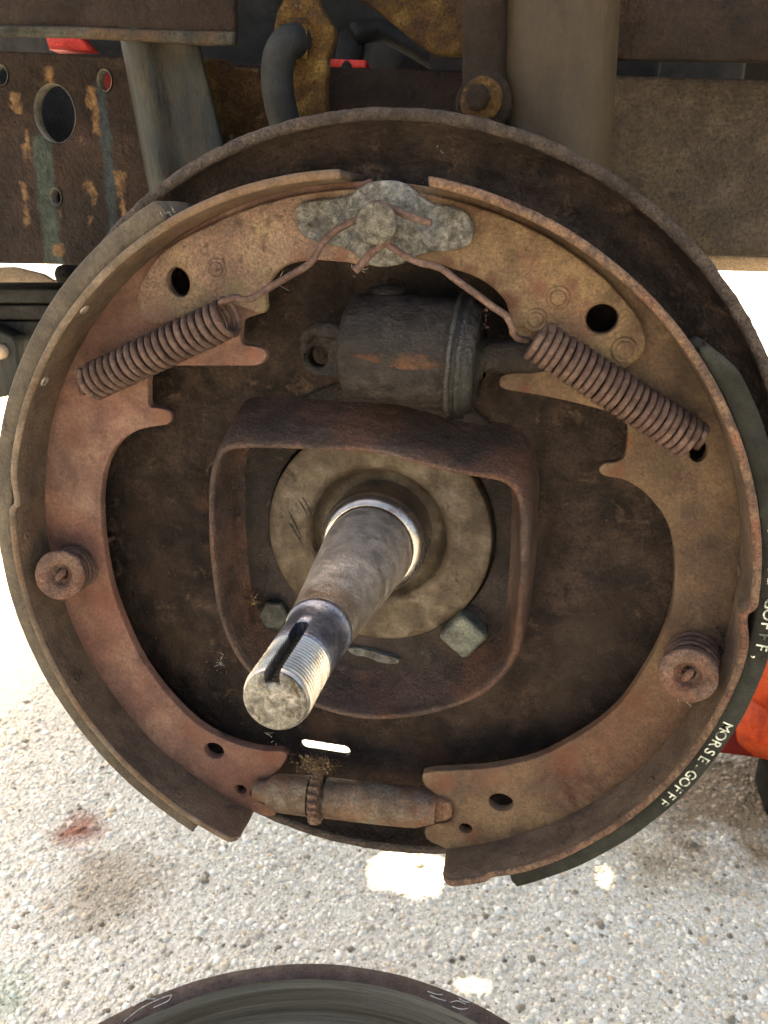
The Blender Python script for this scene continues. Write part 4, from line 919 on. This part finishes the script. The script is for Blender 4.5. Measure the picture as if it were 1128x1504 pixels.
obj('cross_beam', slab(ats([(-400, -160), (343, -160), (344, 40), (343, 62), (300, 62), (200, 56), (100, 52), (-400, 40)], HR+50), HR+45, HR+50, bev=1, grid=14, wob=1.2, wsc=.03), M['rail'], tf)
obj('beam_lip', slab(ats([(-300, 34), (100, 38), (200, 42), (344, 46), (345, 66), (300, 66), (200, 59), (100, 55), (-300, 44)], HR+53), HR+50.1, HR+53, bev=1.2, grid=6, wob=1.5, wsc=.08), M['liprust'], tf)
obj('cross_beam', slab(ats([(870, -160), (1600, -160), (1600, 90), (1128, 90), (886, 86)], HR+40), HR+35, HR+40, bev=1, grid=14, wob=1.2, wsc=.03), M['rail'], tf, label='dark brown beam end above the rail at the right')
# yellow rusty plate and gusset
obj('bracket_plate', slab(ats([(278, 96), (300, 84), (330, 86), (345, 98), (405, 100), (410, 190), (380, 205), (322, 215), (305, 160), (290, 120)], HR+8), HR, HR+8, bev=1.2, grid=6, wob=1.6, wsc=.06), M['yellowrust'], tf)
obj('tab_bracket', slab(smooth_closed(ats([(405, 20), (412, 5), (430, -30), (455, -30), (468, 5), (490, 40), (488, 62), (480, 85), (478, 140), (470, 176), (400, 190), (398, 120), (400, 60)], HR+34), 2), HR+27, HR+34, bev=1.2, grid=6, wob=1.4, wsc=.06), M['yellowrust'], tf)
obj('gusset', slab(ats([(520, -60), (690, -60), (690, 80), (640, 80), (610, 62), (560, 20), (520, -10)], HR+10), HR+2, HR+10, bev=1.2, grid=8, wob=1.5, wsc=.05), M['yellowrust'], tf)
# blue-grey folded post
def post():
    bm = bmesh.new(); rows = []
    for t in np.linspace(0, 1, 24):
        row = []
        for (xt, xb, h) in ((173, 222, HR+4), (176, 226, HR+40), (182, 232, HR+49), (198, 248, HR+51), (214, 262, HR+48), (224, 272, HR+44), (236, 286, HR+43), (262, 320, HR+43), (282, 346, HR+43), (286, 350, HR+41), (287, 351, HR+8)):
            y = 40+(300-40)*t; x = xt+(xb-xt)*t
            hh = h+2.0*noise.noise(Vector((x*.02, y*.02, 0)))
            row.append(bm.verts.new(A(x, y, hh)))
        rows.append(row)
    for a, b in zip(rows, rows[1:]):
        for j in range(len(a)-1): bm.faces.new((a[j], a[j+1], b[j+1], b[j]))
    bmesh.ops.recalc_face_normals(bm, faces=bm.faces)
    bmesh.ops.solidify(bm, geom=bm.faces[:], thickness=.003)
    return bm
obj('post', post(), M['bluegrey'], tf)
# bare blue grey runs and ochre scabs worn into the left rail's paint
def rail_wear(m, base):
    nt = m.node_tree; N = nt.nodes; L = nt.links; bs = N['Principled BSDF']
    src = bs.inputs['Base Color'].links[0].from_socket
    tc = N.new('ShaderNodeTexCoord')
    n = N.new('ShaderNodeTexNoise'); n.inputs['Scale'].default_value = 70; n.inputs['Detail'].default_value = 7; n.inputs['Roughness'].default_value = .65; L.new(tc.outputs['Object'], n.inputs['Vector'])
    sep = N.new('ShaderNodeSeparateXYZ'); L.new(tc.outputs['Object'], sep.inputs[0])
    def math_(op, a, b=None, c=None):
        x = N.new('ShaderNodeMath'); x.operation = op
        for k, v in enumerate((a, b, c)):
            if v is None: continue
            if hasattr(v, 'is_linked'): L.new(v, x.inputs[k])
            else: x.inputs[k].default_value = v
        return x.outputs[0]
    def blot(src, px0, px1, py0, py1, c0, c1, wob=.012, soft=.0022):
        x0, z1 = at(px0, py0, HR); x1, z0 = at(px1, py1, HR)
        cx, cz, hx, hz_ = (x0+x1)/2*MM-base.x, (z0+z1)/2*MM-base.z, (x1-x0)/2*MM, (z1-z0)/2*MM
        dx = math_('SUBTRACT', math_('ABSOLUTE', math_('SUBTRACT', sep.outputs[0], cx)), hx)
        dz = math_('SUBTRACT', math_('ABSOLUTE', math_('SUBTRACT', sep.outputs[2], cz)), hz_)
        d = math_('SMOOTH_MAX', dx, dz, .003)
        d = math_('ADD', d, math_('MULTIPLY', math_('SUBTRACT', n.outputs[0], .5), wob))
        mr = N.new('ShaderNodeMapRange'); mr.inputs[1].default_value = soft; mr.inputs[2].default_value = -soft; L.new(d, mr.inputs[0])
        r = N.new('ShaderNodeValToRGB'); e = r.color_ramp.elements; e[0].position = .4; e[0].color = c0; e[1].position = .6; e[1].color = c1
        n2 = N.new('ShaderNodeTexNoise'); n2.inputs['Scale'].default_value = 160; n2.inputs['Detail'].default_value = 8; n2.inputs['Roughness'].default_value = .7; L.new(tc.outputs['Object'], n2.inputs['Vector']); L.new(n2.outputs[0], r.inputs[0])
        x = N.new('ShaderNodeMix'); x.data_type = 'RGBA'; L.new(mr.outputs[0], x.inputs[0]); L.new(src, x.inputs[6]); L.new(r.outputs[0], x.inputs[7]); return x.outputs[2]
    g0, g1, o0, o1 = C('2c312f'), C('3b413d'), C('33251a'), C('5e4830')
    g0, g1 = C('1f2422'), C('30362f')
    c = blot(src, 46, 92, 195, 392, g0, g1, .012, .0015)
    c = blot(c, 142, 173, 122, 345, C('1c2123'), C('293032'), .010, .0015)
    for q in ((175, 184, 262, 318), (34, 42, 272, 325), (20, 30, 142, 160), (36, 44, 190, 226), (130, 136, 320, 328), (71, 77, 102, 124), (80, 94, 364, 372), (116, 120, 200, 206), (133, 138, 140, 150), (141, 145, 170, 190), (133, 138, 270, 300), (84, 87, 306, 311)):
        c = blot(c, q[0]-3, q[1]+2, q[2]-4, q[3]+4, o0, o1, .022, .001)
    L.new(c, bs.inputs['Base Color'])
rail_wear(M['railleft'], Vector((0, .12, .15)))
# added truck bed shading the scene, openings cut for sun patches; truck's far side
hits = [((-142, 415), 60, 36), ((-22, 258), 42, 30), ((148, 290), 9, 18), ((44, 152), 17, 11)]
bz = 520
k_ = (bz-GZ)/SUND.z
bholes = []
for (x, y), hx, hy in hits:
    X = x+SUND.x*k_; Y = y+SUND.y*k_; bholes.append([(X+hx*(1+.3*noise.noise(Vector((math.cos(2*PI*k/18)*1.6, math.sin(2*PI*k/18)*1.6, x))))*math.copysign(abs(math.cos(2*PI*k/18))**.7, math.cos(2*PI*k/18)), Y+hy*(1+.35*noise.noise(Vector((math.cos(2*PI*k/18)*2, math.sin(2*PI*k/18)*2, y))))*math.copysign(abs(math.sin(2*PI*k/18))**.7, math.sin(2*PI*k/18))) for k in range(18)])
def bed():  # added shading bed with openings for sun patches
    bm = slab([(-960, 70), (3000, 70), (3000, 2000), (-960, 2000)], 0, 24, holes=bholes, bev=1)
    for v in bm.verts: v.co = Vector((v.co.x, v.co.z, bz*MM-v.co.y))
    bmesh.ops.recalc_face_normals(bm, faces=bm.faces); return bm
tb_ = thing('added_truck_bed', 'dark truck bed added above the frame for shade, with openings for sun patches', 'truck bed', (0, .8, bz*MM))
obj('added_bed_floor', bed(), M['dark'], tb_, smooth=False)
obj('far_rail', box((.9, .95, .20), (3.6, .08, .16), bev=.004), M['dark'], tf)
obj('far_beam', box((.5, 1.4, .42), (8, .05, .36), bev=.004), M['dark'], tf)
obj('far_plate', slab(ats([(-60, 392), (20, 392), (60, 402), (98, 425), (40, 424), (-60, 420)], -300), -306, -300, bev=1), M['rootpaint'], tf)
obj('far_tube', lathe([(.001, 0), (.008, 0), (.008, .1)], A(93, 404, -280), (0, 1, 0), 20), M['dark'], tf)
obj('cross_member', box((.05, .55, .17), (.12, .8, .12), bev=.004), M['dark'], tf)
obj('cross_member', box((-.75, .55, .17), (.12, .8, .12), bev=.004), M['dark'], tf)

# red things seen through the gap
for pts, h, m, lb in (([(66, 52), (112, 50), (132, 74), (72, 73)], -175, M['red'], 'bright red painted scrap above the rail at the far left'),
                      ([(480, 86), (536, 88), (536, 100), (480, 99)], -175, M['red'], 'thin red strip behind the rusty tab bracket'),
                      ([(668, 84), (748, 84), (748, 108), (668, 108)], -175, M['red'], 'red strip passing behind the thin rusty rod'),
                      ([(868, 86), (902, 88), (900, 114), (868, 114)], -175, M['darkred'], 'dark red strip just right of the thick tube'),
                      ([(142, 98), (166, 98), (166, 136), (142, 136)], -150, M['darkred'], 'dark red part seen through the small rail hole')):
    o = obj('red_panel', slab(ats(pts, h), h-12, h, bev=.8), m); tag(o, lb, 'red panel')
# engine bits in the dark recess
eg = thing('transmission', 'dark grimy casting with pipes in the recess above the rail', 'gearbox', A(570, 70, -230))
obj('casing', lathe([(.1*MM, 0), (22*MM, 4*MM), (34*MM, 20*MM), (36*MM, 90*MM), (.1*MM, 92*MM)], A(590, 80, -210), (.2, 1, 0), 28, wob=.003, wsc=40), M['dark'], eg)
obj('pipe', tube(smooth_open([A(520, 50, -180), A(560, 45, -190), A(610, 70, -190), A(660, 100, -190)], 6), .006, 12), M['dark'], eg)
obj('plug', lathe([(5*MM, 0), (8*MM, 2*MM), (8*MM, 16*MM), (5*MM, 20*MM), (4*MM, 34*MM), (.1*MM, 35*MM)], A(518, 52, -190), (0, -.6, -1), 14), M['dark'], eg)
obj('back_housing', box(A(560, 20, -330), (.5, .1, .26), bev=.02), M['dark'], eg)

# hose, shock, rod
hz = thing('brake_hose', 'thick black rubber hose curving down behind the plate rim', 'hose', A(410, 120, HR+46))
obj('hose_tube', tube(smooth_open([A(436, 60, HR+36), A(425, 62, HR+46), A(412, 78, HR+50), A(407, 110, HR+50), A(410, 145, HR+50), A(422, 190, HR+46), A(440, 230, HR+40)], 8), .0075, 20), M['hose'], hz)
obj('fitting', lathe([(10*MM, 0), (10*MM, 8*MM), (7*MM, 9*MM), (7*MM, 14*MM)], A(452, 60, HR+34), (-1, -.25, 0), 6), M['yellowrust'], hz, smooth=False)
sk = thing('shock_absorber', 'thick olive brown shock absorber tube at the top right', 'shock absorber', A(810, 120, -50))
top, bot = A(820, -80, -60), A(805, 330, -60)
axk = (bot-top); lk = axk.length
obj('outer_tube', lathe([(.0262, 0), (.0262, lk*.5), (.0256, lk*.8), (.0256, lk)], top, axk, 72, cap1=True, wob=.0003, wsc=40), M['tube'], sk)
st = thing('stabiliser_link', 'thin rusty rod ending in a bolted eye beside the thick tube', 'rod', A(712, 100, -45))
obj('rod', lathe([(.0098, 0), (.0095, .06), (.0095, .085)], A(715, -60, -46), A(713, 130, -46)-A(715, -60, -46), 32, cap1=True, wob=.0005, wsc=80), M['rail'], st)
ec = A(712, 150, -40)
obj('eye', lathe([(.006, -.012), (.0105, -.012), (.0115, -.010), (.0118, .002), (.0105, .0035), (.006, .0038)], ec, (-.15, -1, 0), 32, wob=.0005, wsc=120), M['rail'], st)
obj('washer', lathe([(.0088, .003), (.0088, .0055), (.0075, .006), (.004, .006)], ec, (-.3, -1, .1), 32, wob=.0003, wsc=160), M['yellowrust'], st)
obj('bolt_head', lathe([(.0052, .005), (.0052, .010), (.0044, .011), (.0001, .0112)], ec, (-.3, -1, .1), 6), M['rail'], st, smooth=False)

# left: dark spring bar, shackle
lb = thing('leaf_spring', 'dark flat spring pack crossing behind the left edge of the brake', 'leaf spring', A(0, 455, -170))
for i, (y0, y1, dh) in enumerate(((423, 446, 0), (447, 470, 2), (471, 492, 5))):
    obj('leaf', slab(ats([(-400, y0), (150, y0+1), (150, y1), (-400, y1-1)], -170-dh), -240, -170-dh, bev=1.5, grid=20, wob=1, wsc=.03), M['dark'], lb)
shk = thing('shackle', 'dark round shackle eye with a pale bolt at the left edge', 'shackle', A(0, 530, -165))
obj('plate', slab(smooth_closed(ats([(-40, 480), (8, 490), (22, 502), (25, 525), (24, 575), (-40, 580)], -160), 3), -190, -160, bev=2), M['bluegrey'], shk)
obj('bolt', lathe([(.005, 0), (.005, .004), (.0035, .006), (.0001, .0065)], A(3, 516, -160), (0, -1, 0), 18), M['rootpaint'], shk)

# orange jack at the right
jk = thing('floor_jack', 'orange painted jack standing on the ground at the right edge', 'jack', (.42, .55, GZ*MM))
jb = A(1128, 1010, -400)
obj('jack_head', lathe([(.001, -.04), (.03, -.04), (.034, -.02), (.028, .005), (.02, .04), (.02, .09)], A(1140, 1040, -420), (0, 0, 1), 32), M['orange'], jk)
obj('jack_arm', box(A(1125, 950, -440), (.05, .12, .07), bev=.006, rot=Matrix.Rotation(.5, 3, 'Y')), M['orange'], jk)
obj('jack_leg', tube([A(1135, 1040, -410), A(1112, 1110, -400)], .005, 10), M['orange'], jk)
obj('jack_leg', box(A(1150, 1120, -430), (.03, .06, .09), bev=.004), M['dark'], jk)
obj('jack_body', box(A(1120, 1075, -470), (.11, .05, .035), bev=.006), M['darkred'], jk)

# ------------------------------------------------------------------ drum on the ground
dr = thing('brake_drum', 'removed rusty brake drum lying open side up on the concrete', 'brake drum', V(-8, GZ, 148))
dc = Vector((-8*MM, -148*MM, 0)); zr = -302
DZ = lambda pts: [(r*MM, z*MM) for r, z in pts]
obj('rim', lathe(DZ([(184, -404), (180, zr-40), (181, zr-14), (186, zr-12), (187, zr-9), (187, zr-1), (186.4, zr), (181, zr+.2), (178.4, zr), (177.6, zr-.6), (177, zr-2)]), dc, (0, 0, 1), 220, wob=.0004, wsc=70), M['drum'], dr)
obj('friction_face', lathe(DZ([(177.02, zr-1.9)]+[(176.2+.22*math.sin(i*1.9)+.16*math.sin(i*.7), zr-3.5-i*1.3) for i in range(58)]+[(172, zr-84), (60, zr-88)]), dc, (0, 0, 1), 220, wob=.0002, wsc=60), M['drumin'], dr)

def atz(px, py, z):
    d = CR*((px-564)/FPX)-CU*((py-752)/FPX)+F_; return CAM+d*((z*MM-CAM.z)/d.z)
for pts in ([(182, 1500), (205, 1482), (232, 1468), (252, 1461)], [(252, 1461), (247, 1470), (225, 1480)], [(228, 1467), (212, 1468), (196, 1478)], [(628, 1456), (640, 1460), (650, 1461)], [(632, 1462), (644, 1467), (655, 1470)], [(662, 1472), (672, 1470), (684, 1475)], [(664, 1478), (676, 1482), (688, 1481)], [(674, 1466), (682, 1471), (690, 1472)]):
    obj('rim_scratch', tube(smooth_open([atz(x, y, zr+.35) for x, y in pts], 3), .00022, 5), M['web_hair'], dr)
